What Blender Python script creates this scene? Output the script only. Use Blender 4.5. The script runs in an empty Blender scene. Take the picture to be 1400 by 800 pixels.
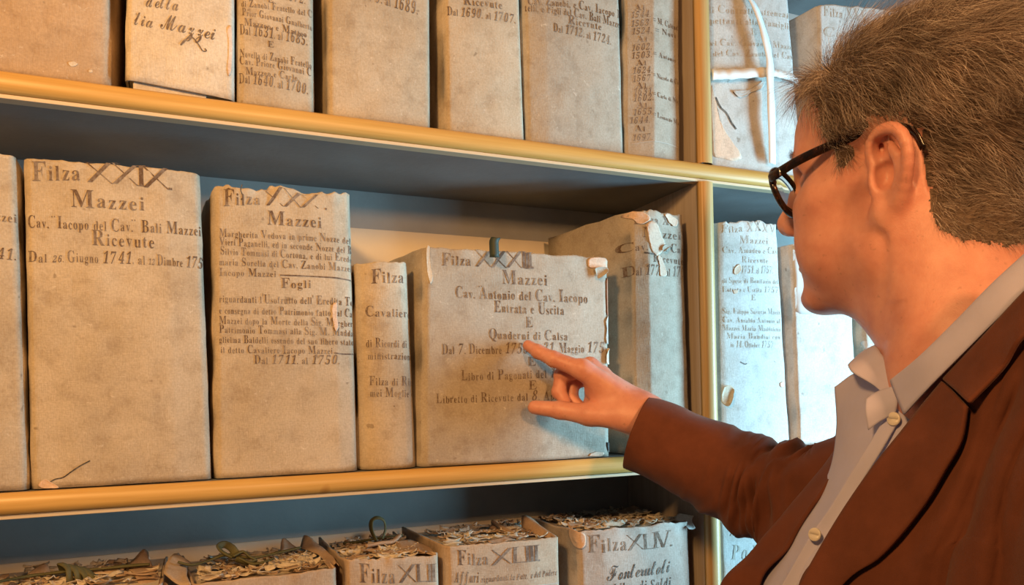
import bpy, bmesh, math, random
import numpy as np
from mathutils import Vector, Matrix
PI = math.pi
sc = bpy.context.scene
COL = sc.collection

# ------------------------------------------------------------------ camera, light, exposure
FPX = 1010.0                                   # focal length in pixels of a 1400 x 800 frame
PSI, RHO, CY, CD = 0.408479, 0.021572, 547.34, 0.898942
CZ = 1.45
cam_data = bpy.data.cameras.new('camera')
cam_data.sensor_width = 36.0
cam_data.sensor_fit = 'HORIZONTAL'
cam_data.lens = 36.0 * FPX / 1400.0
cam_data.shift_y = (CY - 400.0) / 1400.0
cam_data.clip_start = 0.02
cam = bpy.data.objects.new('camera', cam_data)
COL.objects.link(cam)
_s, _c = math.sin(PSI), math.cos(PSI)
_r = Vector((_c, -_s, 0.0)); _f = Vector((_s, _c, 0.0)); _u = Vector((0, 0, 1.0))
_cr, _sr = math.cos(RHO), math.sin(RHO)
right = _r * _cr - _u * _sr
upv = _r * _sr + _u * _cr
cam.matrix_world = Matrix(((right.x, upv.x, -_f.x, 0.0), (right.y, upv.y, -_f.y, -CD), (right.z, upv.z, -_f.z, CZ), (0, 0, 0, 1)))
sc.camera = cam
sc.view_settings.view_transform = 'Standard'
sc.view_settings.look = 'None'
sc.view_settings.gamma = 1.0
sc.view_settings.use_curve_mapping = False
sc.view_settings.exposure = 0.20

world = bpy.data.worlds.new('room_air')
sc.world = world
world.use_nodes = True
world.node_tree.nodes['Background'].inputs[0].default_value = (0.62, 0.60, 0.56, 1)
world.node_tree.nodes['Background'].inputs[1].default_value = 0.07

def area_light(name, loc, target, size, size_y, power, color, spread=180):
    d = bpy.data.lights.new(name, 'AREA')
    d.shape = 'RECTANGLE'; d.size = size; d.size_y = size_y
    d.energy = power; d.color = color; d.spread = math.radians(spread)
    o = bpy.data.objects.new(name, d); COL.objects.link(o)
    o.location = loc
    o.rotation_euler = (Vector(target) - Vector(loc)).to_track_quat('-Z', 'Y').to_euler()
    return o
area_light('warm_ceiling_lamp', (-0.52, -0.98, 2.08), (0.15, 0.0, 1.45), 0.16, 0.16, 12.5, (1.0, 0.535, 0.185))
area_light('window_daylight', (1.75, -0.60, 1.37), (1.0, 0.0, 1.46), 0.30, 0.95, 14.2, (0.38, 0.77, 1.0), 95)
area_light('added_warm_fill', (0.30, -1.75, 2.02), (0.45, -0.2, 1.5), 0.16, 0.16, 12.0, (1.0, 0.50, 0.19))  # unseen fill light, added to brighten and warm the man's near side

# ------------------------------------------------------------------ pixel of the frame -> point in the room
def ray(px, py):
    u = (np.asarray(px, float) - 700.0) / FPX; v = (CY - np.asarray(py, float)) / FPX
    a = u * _cr + v * _sr; b = -u * _sr + v * _cr
    return np.stack([a * _c + _s, -a * _s + _c, b], -1)
CAMP = np.array([0.0, -CD, CZ])
def at(px, py, y=0.0):
    r = ray(px, py)
    return CAMP + r * ((y + CD) / r[..., 1])[..., None]
def atZ(px, py, Z):
    return CAMP + ray(px, py) * np.asarray(Z, float)[..., None]
def atz(px, py, z):
    r = ray(px, py)
    return CAMP + r * ((z - CZ) / r[..., 2])[..., None]
def P3(px, py, Z): return tuple(atZ(px, py, Z))

# ------------------------------------------------------------------ numeric helpers
def _hash(ix, iy, iz, seed):
    h = (ix * 374761393 + iy * 668265263 + iz * 2147483647 + seed * 1274126177) & 0xFFFFFFFF
    h = ((h ^ (h >> 13)) * 1274126177) & 0xFFFFFFFF
    h = (h ^ (h >> 16)) & 0xFFFFFF
    return h / float(0xFFFFFF) * 2.0 - 1.0
def noise(p, seed=0):
    p = np.asarray(p, float)
    i = np.floor(p).astype(np.int64); f = p - i; w = f * f * (3 - 2 * f)
    out = 0.0
    for dx in (0, 1):
        for dy in (0, 1):
            for dz in (0, 1):
                k = (w[..., 0] if dx else 1 - w[..., 0]) * (w[..., 1] if dy else 1 - w[..., 1]) * (w[..., 2] if dz else 1 - w[..., 2])
                out = out + k * _hash(i[..., 0] + dx, i[..., 1] + dy, i[..., 2] + dz, seed)
    return out
def fbm(p, seed=0, octv=3):
    p = np.asarray(p, float); a = 1.0; s = 0.0
    for k in range(octv):
        s = s + a * noise(p * (2 ** k), seed + k); a *= 0.5
    return s
def smooth(a, b, x):
    t = np.clip((x - a) / (b - a), 0, 1); return t * t * (3 - 2 * t)
def catmull(pts, n, closed=False):
    P = np.asarray(pts, float); m = len(P)
    segs = m if closed else m - 1
    t = np.linspace(0, segs, n, endpoint=not closed)
    i = np.minimum(np.floor(t).astype(int), segs - 1); f = (t - i)[:, None]
    def g(k):
        if closed: return P[k % m]
        lo = k < 0; hi = k > m - 1
        q = P[np.clip(k, 0, m - 1)].copy()
        q[lo] = 2 * P[0] - P[1]; q[hi] = 2 * P[-1] - P[-2]
        return q
    p0, p1, p2, p3 = g(i - 1), g(i), g(i + 1), g(i + 2)
    return 0.5 * ((2 * p1) + (-p0 + p2) * f + (2 * p0 - 5 * p1 + 4 * p2 - p3) * f * f + (-p0 + 3 * p1 - 3 * p2 + p3) * f ** 3)
def surf(grid, nu, nv, closed_u=False):
    """grid: rows x cols x 3 control points -> smooth nu (rows) x nv (cols) points"""
    G = np.asarray(grid, float)
    rows = np.stack([catmull(G[i], nv, closed_u) for i in range(G.shape[0])])
    return np.stack([catmull(rows[:, j], nu) for j in range(nv)], 1)

# ------------------------------------------------------------------ mesh helpers
def mesh_obj(name, verts, faces, mat=None, parent=None, smooth_shade=True, solid=0.0, offset=-1.0, subsurf=0):
    me = bpy.data.meshes.new(name)
    me.from_pydata([tuple(map(float, v)) for v in verts], [], [tuple(int(i) for i in f) for f in faces])
    if smooth_shade: me.polygons.foreach_set('use_smooth', [True] * len(me.polygons))
    o = bpy.data.objects.new(name, me); COL.objects.link(o)
    if mat is not None: me.materials.append(mat)
    if parent is not None: o.parent = parent
    if solid:
        m = o.modifiers.new('thickness', 'SOLIDIFY'); m.thickness = solid; m.offset = offset
    if subsurf:
        m = o.modifiers.new('round', 'SUBSURF'); m.levels = subsurf; m.render_levels = subsurf
    return o
def grid_faces(nu, nv, closed_v=False, flip=False):
    f = []
    for i in range(nu - 1):
        for j in range(nv if closed_v else nv - 1):
            a = i * nv + j; b = i * nv + (j + 1) % nv; c = (i + 1) * nv + (j + 1) % nv; d = (i + 1) * nv + j
            f.append((a, d, c, b) if flip else (a, b, c, d))
    return f
def sheet(name, grid, nu, nv, mat, parent, thick=0.0, closed_u=False, flip=False, offset=-1.0, disp=None):
    S = surf(grid, nu, nv, closed_u)
    if disp is not None: S = disp(S)
    return mesh_obj(name, S.reshape(-1, 3), grid_faces(nu, nv, closed_u, flip), mat, parent, True, thick, offset)
class Acc:
    """collects shapes into ONE mesh"""
    def __init__(s): s.v = []; s.f = []
    def add(s, verts, faces):
        b = len(s.v); s.v += [tuple(map(float, v)) for v in verts]; s.f += [tuple(int(i) + b for i in f) for f in faces]
    def box(s, lo, hi, bev=0.0):
        bm = bmesh.new(); bmesh.ops.create_cube(bm, size=1.0)
        lo = Vector(lo); hi = Vector(hi)
        for v in bm.verts: v.co = Vector([lo[k] + (v.co[k] + 0.5) * (hi[k] - lo[k]) for k in range(3)])
        if bev: bmesh.ops.bevel(bm, geom=list(bm.edges), offset=bev, segments=2, profile=0.5, affect='EDGES')
        bm.verts.ensure_lookup_table()
        for i, v in enumerate(bm.verts): v.index = i
        s.add([v.co[:] for v in bm.verts], [[v.index for v in f.verts] for f in bm.faces]); bm.free()
    def tube(s, pts, radii, nseg=10, up=(0, 0, 1), flat=1.0, caps=True):
        P = np.asarray(pts, float); n = len(P)
        R = np.full(n, radii) if np.isscalar(radii) else np.asarray(radii, float)
        T = np.gradient(P, axis=0); T /= np.linalg.norm(T, axis=1)[:, None] + 1e-12
        N = np.cross(T[0], up); 
        if np.linalg.norm(N) < 1e-4: N = np.cross(T[0], (1, 0, 0.1))
        N /= np.linalg.norm(N); ring = []
        for i in range(n):
            N = N - T[i] * N.dot(T[i]); N /= np.linalg.norm(N) + 1e-12; B = np.cross(T[i], N)
            a = np.linspace(0, 2 * PI, nseg, endpoint=False)
            ring.append(P[i] + R[i] * (np.cos(a)[:, None] * N + flat * np.sin(a)[:, None] * B))
        V = np.concatenate(ring); F = grid_faces(n, nseg, True)
        if caps:
            F.append(tuple(range(nseg))[::-1]); F.append(tuple(range((n - 1) * nseg, n * nseg)))
        s.add(V, F)
    def obj(s, name, mat, parent=None, smooth_shade=True, **k):
        return mesh_obj(name, s.v, s.f, mat, parent, smooth_shade, **k)
def box_obj(name, lo, hi, mat, parent=None, bev=0.0015):
    a = Acc(); a.box(lo, hi, bev); return a.obj(name, mat, parent, False)
def tag(o, label=None, cat=None, group=None, kind=None):
    if label: o['label'] = label
    if cat: o['category'] = cat
    if group: o['group'] = group
    if kind: o['kind'] = kind
    return o
def empty(name, loc=(0, 0, 0)):
    o = bpy.data.objects.new(name, None); COL.objects.link(o); o.location = loc; o.empty_display_size = 0.02
    return o
def adopt(root, loc):
    """move an Empty to LOC keeping the world place of its children (meshes are written in world coordinates)"""
    root.location = loc
    for c in root.children: c.matrix_parent_inverse = Matrix.Translation(Vector(loc)).inverted()

# ------------------------------------------------------------------ materials
def new_mat(name):
    m = bpy.data.materials.new(name); m.use_nodes = True
    nt = m.node_tree; b = nt.nodes['Principled BSDF']
    return m, nt, b
def N(nt, t, **k):
    n = nt.nodes.new(t)
    for a, v in k.items():
        if a.startswith('i_'): n.inputs[a[2:].replace('_', ' ')].default_value = v
        else: setattr(n, a, v)
    return n
def coords(nt, scale=(1, 1, 1), rnd=False):
    g = N(nt, 'ShaderNodeNewGeometry')
    mp = N(nt, 'ShaderNodeMapping'); mp.inputs['Scale'].default_value = scale
    nt.links.new(g.outputs['Position'], mp.inputs['Vector'])
    return mp.outputs['Vector']
def tex_noise(nt, vec, scale, detail=4, rough=0.55, dist=0.0):
    n = N(nt, 'ShaderNodeTexNoise'); n.inputs['Scale'].default_value = scale; n.inputs['Detail'].default_value = detail
    n.inputs['Roughness'].default_value = rough; n.inputs['Distortion'].default_value = dist
    nt.links.new(vec, n.inputs['Vector']); return n.outputs['Fac']
def ramp(nt, fac, stops):
    r = N(nt, 'ShaderNodeValToRGB'); e = r.color_ramp.elements
    while len(e) < len(stops): e.new(0.5)
    for k, (p, c) in enumerate(stops): e[k].position = p; e[k].color = (c[0], c[1], c[2], 1)
    nt.links.new(fac, r.inputs['Fac']); return r.outputs['Color']
def mix(nt, fac, a, b, mode='MIX'):
    m = N(nt, 'ShaderNodeMix', data_type='RGBA', blend_type=mode)
    for s, x in ((0, fac), (6, a), (7, b)):
        if hasattr(x, 'is_linked') or hasattr(x, 'links'): nt.links.new(x, m.inputs[s])
        else: m.inputs[s].default_value = x if s == 0 else (x[0], x[1], x[2], 1)
    return m.outputs[2]
def math_n(nt, op, a, b=None):
    m = N(nt, 'ShaderNodeMath', operation=op)
    for s, x in ((0, a), (1, b)):
        if x is None: continue
        if hasattr(x, 'links'): nt.links.new(x, m.inputs[s])
        else: m.inputs[s].default_value = x
    return m.outputs[0]
def bump(nt, b, h, strength=0.3, dist=0.001):
    n = N(nt, 'ShaderNodeBump'); n.inputs['Strength'].default_value = strength; n.inputs['Distance'].default_value = dist
    nt.links.new(h, n.inputs['Height']); nt.links.new(n.outputs['Normal'], b.inputs['Normal'])
def cover_mat(name, c0, c1, c2, wear=0.62):
    m, nt, b = new_mat(name)
    v = coords(nt)
    big = tex_noise(nt, v, 9, 5, 0.6); mid = tex_noise(nt, v, 45, 5, 0.65); fine = tex_noise(nt, v, 420, 3, 0.6)
    col = ramp(nt, big, [(0.3, c0), (0.55, c1), (0.75, c2)])
    blot = ramp(nt, mid, [(0.33, (0.74, 0.70, 0.66)), (0.5, (1, 1, 1))])
    col = mix(nt, 0.65, col, blot, 'MULTIPLY')
    sp = ramp(nt, tex_noise(nt, v, 120, 5, 0.7, 0.6), [(wear, (0, 0, 0)), (wear + 0.1, (1, 1, 1))])
    col = mix(nt, math_n(nt, 'MULTIPLY', sp, 0.5), col, (0.78, 0.72, 0.62))
    dk = ramp(nt, tex_noise(nt, v, 70, 2, 0.5), [(0.24, (1, 1, 1)), (0.28, (0, 0, 0))])
    col = mix(nt, math_n(nt, 'MULTIPLY', dk, 0.55), col, (0.20, 0.15, 0.10))
    grain = ramp(nt, fine, [(0.3, (0.86, 0.85, 0.83)), (0.7, (1.06, 1.06, 1.06))])
    col = mix(nt, 1.0, col, grain, 'MULTIPLY')
    nt.links.new(col, b.inputs['Base Color'])
    b.inputs['Roughness'].default_value = 0.72
    b.inputs['Specular IOR Level'].default_value = 0.3
    warp = tex_noise(nt, coords(nt, (900, 900, 120)), 1.0, 1); weft = tex_noise(nt, coords(nt, (120, 120, 1000)), 1.0, 1)
    h = math_n(nt, 'ADD', math_n(nt, 'ADD', warp, weft), math_n(nt, 'MULTIPLY', mid, 2.2))
    bump(nt, b, h, 0.30, 0.0010)
    return m
CANVAS = cover_mat('parchment_canvas', (0.42, 0.345, 0.25), (0.535, 0.45, 0.335), (0.60, 0.515, 0.395))
CANVAS_GREY = cover_mat('grey_canvas', (0.37, 0.32, 0.255), (0.455, 0.40, 0.325), (0.52, 0.465, 0.385))
PALE = cover_mat('pale_paper_cover', (0.49, 0.47, 0.44), (0.58, 0.565, 0.54), (0.64, 0.63, 0.61))
TAN = cover_mat('tan_board', (0.42, 0.30, 0.19), (0.50, 0.37, 0.25), (0.56, 0.43, 0.31))
OLDPAPER = cover_mat('old_paper', (0.56, 0.48, 0.38), (0.68, 0.60, 0.48), (0.76, 0.69, 0.57))
TORN = cover_mat('torn_paper_core', (0.66, 0.46, 0.34), (0.74, 0.56, 0.43), (0.82, 0.68, 0.56))
BUNDLE = cover_mat('shaded_bundle_paper', (0.40, 0.29, 0.20), (0.50, 0.38, 0.27), (0.57, 0.455, 0.345))  # base colours darkened to carry the dim shade of the lower shelf
BUNDLE_PALE = cover_mat('scuffed_shaded_bundle_paper', (0.40, 0.33, 0.28), (0.50, 0.43, 0.37), (0.60, 0.54, 0.48))  # paler mix, its colours also lowered for the lower shelf's shade
def ink_mat(name, c, fade, keep):
    m, nt, b = new_mat(name); v = coords(nt)
    n = tex_noise(nt, v, 240, 4, 0.7); n2 = tex_noise(nt, v, 38, 2, 0.5)
    f = ramp(nt, math_n(nt, 'ADD', math_n(nt, 'MULTIPLY', n, 0.55), math_n(nt, 'MULTIPLY', n2, 0.45)), [(0.42, (0, 0, 0)), (0.68, (1, 1, 1))])
    col = mix(nt, math_n(nt, 'ADD', math_n(nt, 'MULTIPLY', f, fade), keep), c, (0.52, 0.47, 0.40))
    nt.links.new(col, b.inputs['Base Color']); b.inputs['Roughness'].default_value = 0.8
    return m
INK = ink_mat('brown_ink', (0.10, 0.050, 0.022), 0.55, 0.03)
INK_FAINT = ink_mat('faded_ink', (0.24, 0.21, 0.18), 0.30, 0.68)
INK_DARK = ink_mat('black_ink', (0.035, 0.028, 0.024), 0.5, 0.0)
def wood_mat(name, a, bcol, d, axis):
    m, nt, b = new_mat(name)
    sc_ = {'x': (1.2, 40, 40), 'z': (40, 40, 1.2)}[axis]
    v = coords(nt, sc_)
    g = tex_noise(nt, v, 1.6, 5, 0.6, 0.4); g2 = tex_noise(nt, coords(nt, tuple(s * 3 for s in sc_)), 2.0, 3, 0.6)
    col = ramp(nt, g, [(0.3, a), (0.55, bcol), (0.75, d)])
    kn = ramp(nt, tex_noise(nt, coords(nt), 16, 2, 0.4), [(0.74, (1, 1, 1)), (0.80, (0.62, 0.45, 0.3))])
    col = mix(nt, 0.8, col, kn, 'MULTIPLY')
    st = ramp(nt, g2, [(0.35, (0.82, 0.78, 0.72)), (0.6, (1, 1, 1))]); col = mix(nt, 0.6, col, st, 'MULTIPLY')
    nt.links.new(col, b.inputs['Base Color']); b.inputs['Roughness'].default_value = 0.38
    bump(nt, b, g2, 0.15, 0.0006)
    return m
PINE = wood_mat('varnished_pine', (0.56, 0.315, 0.075), (0.66, 0.40, 0.115), (0.74, 0.48, 0.17), 'x')
PINE_V = wood_mat('varnished_pine_upright', (0.50, 0.30, 0.10), (0.60, 0.38, 0.15), (0.68, 0.45, 0.21), 'z')
BAREWOOD = wood_mat('bare_wood', (0.50, 0.42, 0.355), (0.57, 0.49, 0.42), (0.63, 0.54, 0.47), 'z')
def paint_mat(name, c, var=0.10, rough=0.55, bm=0.2):
    m, nt, b = new_mat(name); v = coords(nt)
    n = tex_noise(nt, v, 12, 5, 0.6)
    lo = tuple(x * (1 - var) for x in c); hi = tuple(min(1, x * (1 + var)) for x in c)
    col = ramp(nt, n, [(0.3, lo), (0.7, hi)])
    nt.links.new(col, b.inputs['Base Color']); b.inputs['Roughness'].default_value = rough
    bump(nt, b, tex_noise(nt, v, 160, 3), bm, 0.001)
    return m
BLUEGREY = paint_mat('blue_grey_paint', (0.36, 0.37, 0.36))
SHELFGREY = paint_mat('dark_grey_paint', (0.185, 0.20, 0.205), 0.14, 0.5)
CREAM = paint_mat('cream_board', (0.74, 0.66, 0.52), 0.06, 0.6)
PLASTER = paint_mat('plaster', (0.66, 0.62, 0.55))
TILE = paint_mat('terracotta_floor', (0.32, 0.17, 0.10), 0.2, 0.4)
def plain(name, c, rough=0.6, metal=0.0, spec=0.5):
    m, nt, b = new_mat(name); b.inputs['Base Color'].default_value = (*c, 1); b.inputs['Roughness'].default_value = rough
    b.inputs['Metallic'].default_value = metal; b.inputs['Specular IOR Level'].default_value = spec
    return m
# ------------------------------------------------------------------ room and bookcase
ZU, ZM, ZL = 1.797, 1.367, 0.937               # tops of the three shelves in view
YB = 0.213                                     # back panel
T = 0.024
def structure(o): o['kind'] = 'structure'; return o
structure(box_obj('floor', (-2.6, -3.4, -0.05), (3.2, 0.40, 0.0), TILE, None, 0))
structure(box_obj('wall_back', (-2.6, 0.26, 0.0), (3.2, 0.40, 2.9), PLASTER, None, 0))
case = tag(empty('bookcase', (0.3, 0.12, 0.0)), 'built in open bookcase with golden pine edges and blue grey painted inside', 'bookcase')
X0, X1, DV0, DV1 = -0.75, 1.75, 0.6995, 0.7225
def moulding_x(x0, x1, ztop, parent):
    # half round pine lipping along the front edge of a shelf
    prof = [(0.004, 0.0), (-0.004, 0.0), (-0.0085, -0.003), (-0.0105, -0.009), (-0.0105, -0.015), (-0.008, -0.0205), (-0.003, -0.0225), (0.004, -0.0225)]
    xs = np.linspace(x0, x1, 40); V = []
    for x in xs:
        w = -0.0003 + 0.0003 * noise(np.array([x * 9, ztop * 7, 1.0]), 3)
        V += [(x, p[0] + w, ztop + p[1] + w) for p in prof]
    F = grid_faces(len(xs), len(prof), True)
    F += [tuple(range(len(prof)))[::-1], tuple(range((len(xs) - 1) * len(prof), len(xs) * len(prof)))]
    return mesh_obj('front_lipping', V, F, PINE, parent)
for k, z in enumerate((ZU + 0.43, ZU, ZM, ZL, 0.50, 0.10)):
    b = box_obj('shelf_board', (X0, 0.004, z - 0.0265), (X1, YB, z - 0.0005), SHELFGREY, case, 0.0008)
    moulding_x(X0, X1, z, b)
    st = Acc(); st.box((X0, -0.0035, z - 0.0275), (X1, 0.012, z - 0.0232), 0.0006)
    st.obj('edge_strip', plain('pale_wood_edge', (0.62, 0.50, 0.33), 0.6) if 'pale_wood_edge' not in bpy.data.materials else bpy.data.materials['pale_wood_edge'], b, False)
def upright(x0, x1):
    u = box_obj('upright', (x0, 0.002, 0.0), (x1, YB, 2.28), BAREWOOD, case, 0.0008)
    zs = [(ZU, ZU + 0.4035), (ZM, ZU - 0.0275), (ZL, ZM - 0.0275), (0.5, ZL - 0.0275), (0.1, 0.4725)]
    for a, b in zs:
        prof = [(0.003, x0), (-0.003, x0), (-0.0085, x0 + 0.004), (-0.010, (x0 + x1) / 2), (-0.0085, x1 - 0.004), (-0.003, x1), (0.003, x1)]
        V = []
        for z in np.linspace(a, b, 12): V += [(p[1] - 0.001 if p[1] < (x0 + x1) / 2 else p[1] + 0.001, p[0], z) for p in prof]
        F = grid_faces(12, len(prof), True, True)
        mesh_obj('front_lipping', V, F, PINE_V, u)
upright(DV0, DV1); upright(X0 - 0.023, X0); upright(X1, X1 + 0.023)
box_obj('back_panel', (X0, YB, 0.0), (X1, YB + 0.012, 2.28), BLUEGREY, case, 0)
for (a, b) in ((X0, DV0), (DV1, X1)):
    for z0, z1 in ((ZM, 1.7135), (ZL, 1.2575)):
        if a < 0: box_obj('cream_board', (a + 0.002, YB - 0.004, z0), (b - 0.002, YB, z1), CREAM, case, 0.0006)
adopt(case, (0.3, 0.12, 0.0))
# ------------------------------------------------------------------ lettering
_gl = {}
def _char(c, style):
    if style == 'S':
        if 'A' <= c <= 'Z': return chr(0x1D4D0 + ord(c) - 65)
        if 'a' <= c <= 'z': return chr(0x1D4EA + ord(c) - 97)
    if style == 'I':
        if 'A' <= c <= 'Z': return chr(0x1D468 + ord(c) - 65)
        if 'a' <= c <= 'z': return chr(0x1D482 + ord(c) - 97)
    if 'A' <= c <= 'Z': return chr(0x1D400 + ord(c) - 65)
    if 'a' <= c <= 'z': return chr(0x1D41A + ord(c) - 97)
    if '0' <= c <= '9': return chr(0x1D7CE + ord(c) - 48)
    return c
def glyph(c, style='R'):
    k = (c, style)
    if k in _gl: return _gl[k]
    cu = bpy.data.curves.new('glyph', 'FONT'); cu.body = _char(c, style); cu.size = 1.0; cu.resolution_u = 2
    cu.offset = -0.005 if style == 'R' else -0.002
    o = bpy.data.objects.new('glyph', cu); COL.objects.link(o)
    dg = bpy.context.evaluated_depsgraph_get()
    me = bpy.data.meshes.new_from_object(o.evaluated_get(dg))
    v = np.array([x.co[:2] for x in me.vertices], float).reshape(-1, 2)
    f = [tuple(p.vertices) for p in me.polygons]
    bpy.data.objects.remove(o); bpy.data.curves.remove(cu); bpy.data.meshes.remove(me)
    if len(v): v[:, 0] -= v[:, 0].min()
    _gl[k] = (v, f); return _gl[k]
_cap = {}
def cap_h(style):
    if style not in _cap: _cap[style] = glyph('E', style)[0][:, 1].max() - max(0.0, glyph('E', style)[0][:, 1].min())
    return _cap[style]
def bar(x0, y0, x1, y1, w):
    return np.array([(x0 - w / 2, y0), (x0 + w / 2, y0), (x1 + w / 2, y1), (x1 - w / 2, y1)]), [(0, 1, 2, 3)]
def numeral(c):
    """big roman numerals drawn with a broad pen: heavy rising stroke, hairline falling stroke"""
    parts = {'X': [bar(0.08, 0, 0.72, 1, 0.15), bar(0.02, 1, 0.80, 0, 0.065), bar(0.0, 0.985, 0.2, 1, 0.2)],
             'I': [bar(0.12, 0, 0.12, 1, 0.14), bar(0.12, 0, 0.12, 0.03, 0.3), bar(0.12, 0.97, 0.12, 1, 0.3)],
             'L': [bar(0.12, 0, 0.12, 1, 0.14), bar(0.34, 0, 0.34, 0.05, 0.56), bar(0.6, 0.0, 0.6, 0.2, 0.04), bar(0.12, 0.97, 0.12, 1, 0.3)],
             'V': [bar(0.36, 0, 0.04, 1, 0.15), bar(0.38, 0, 0.68, 1, 0.06), bar(0.06, 0.97, 0.06, 1, 0.28), bar(0.66, 0.97, 0.66, 1, 0.22)],
             '.': [bar(0.06, 0, 0.06, 0.11, 0.11)]}[c]
    V = []; F = []
    for v, f in parts:
        F += [tuple(i + len(V) for i in q) for q in f]; V += list(v)
    return np.array(V, float), F
_rng = random.Random(5)
def lay(text, x0, y0, x1, y1, h, style='R', slant=None, low=None):
    """glyph outlines of one written line, in pixels of the photograph's frame"""
    out = []; x = 0.0; low = (0.74 if style == 'R' else 1.0) if low is None else low
    for c in text:
        if c == ' ': x += 0.46; continue
        sl = slant or 0.0
        if style == 'N':
            v, f = numeral(c); v = v.copy(); k = 1.0
        else:
            st = style
            v, f = glyph(c, st)
            if not len(v): x += 0.3; continue
            k = (low if c.islower() else 1.0) / cap_h(style); v = v * k
            if c.isdigit() and style == 'R': sl = 0.26 if slant is None else slant
        v = np.array(v, float)
        v[:, 0] += sl * v[:, 1]
        wd = v[:, 0].max() - min(0, v[:, 0].min())
        a = _rng.uniform(-0.03, 0.03); dy = _rng.uniform(-0.03, 0.03)
        v = np.stack([v[:, 0] + a * v[:, 1], v[:, 1] + dy], 1)
        v[:, 0] += x
        x += wd + {'S': 0.015, 'N': -0.13 if c != '.' else 0.0}.get(style, 0.17)
        out.append((v, f))
    W = max(x - 0.1, 0.1); L = math.hypot(x1 - x0, y1 - y0); kx = L / W
    ex = ((x1 - x0) / L, (y1 - y0) / L)
    res = []
    for v, f in out:
        px = x0 + ex[0] * v[:, 0] * kx - 0.022 * h * v[:, 1]
        py = y0 + ex[1] * v[:, 0] * kx - h * v[:, 1]
        res.append((px, py, f))
    return res

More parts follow.
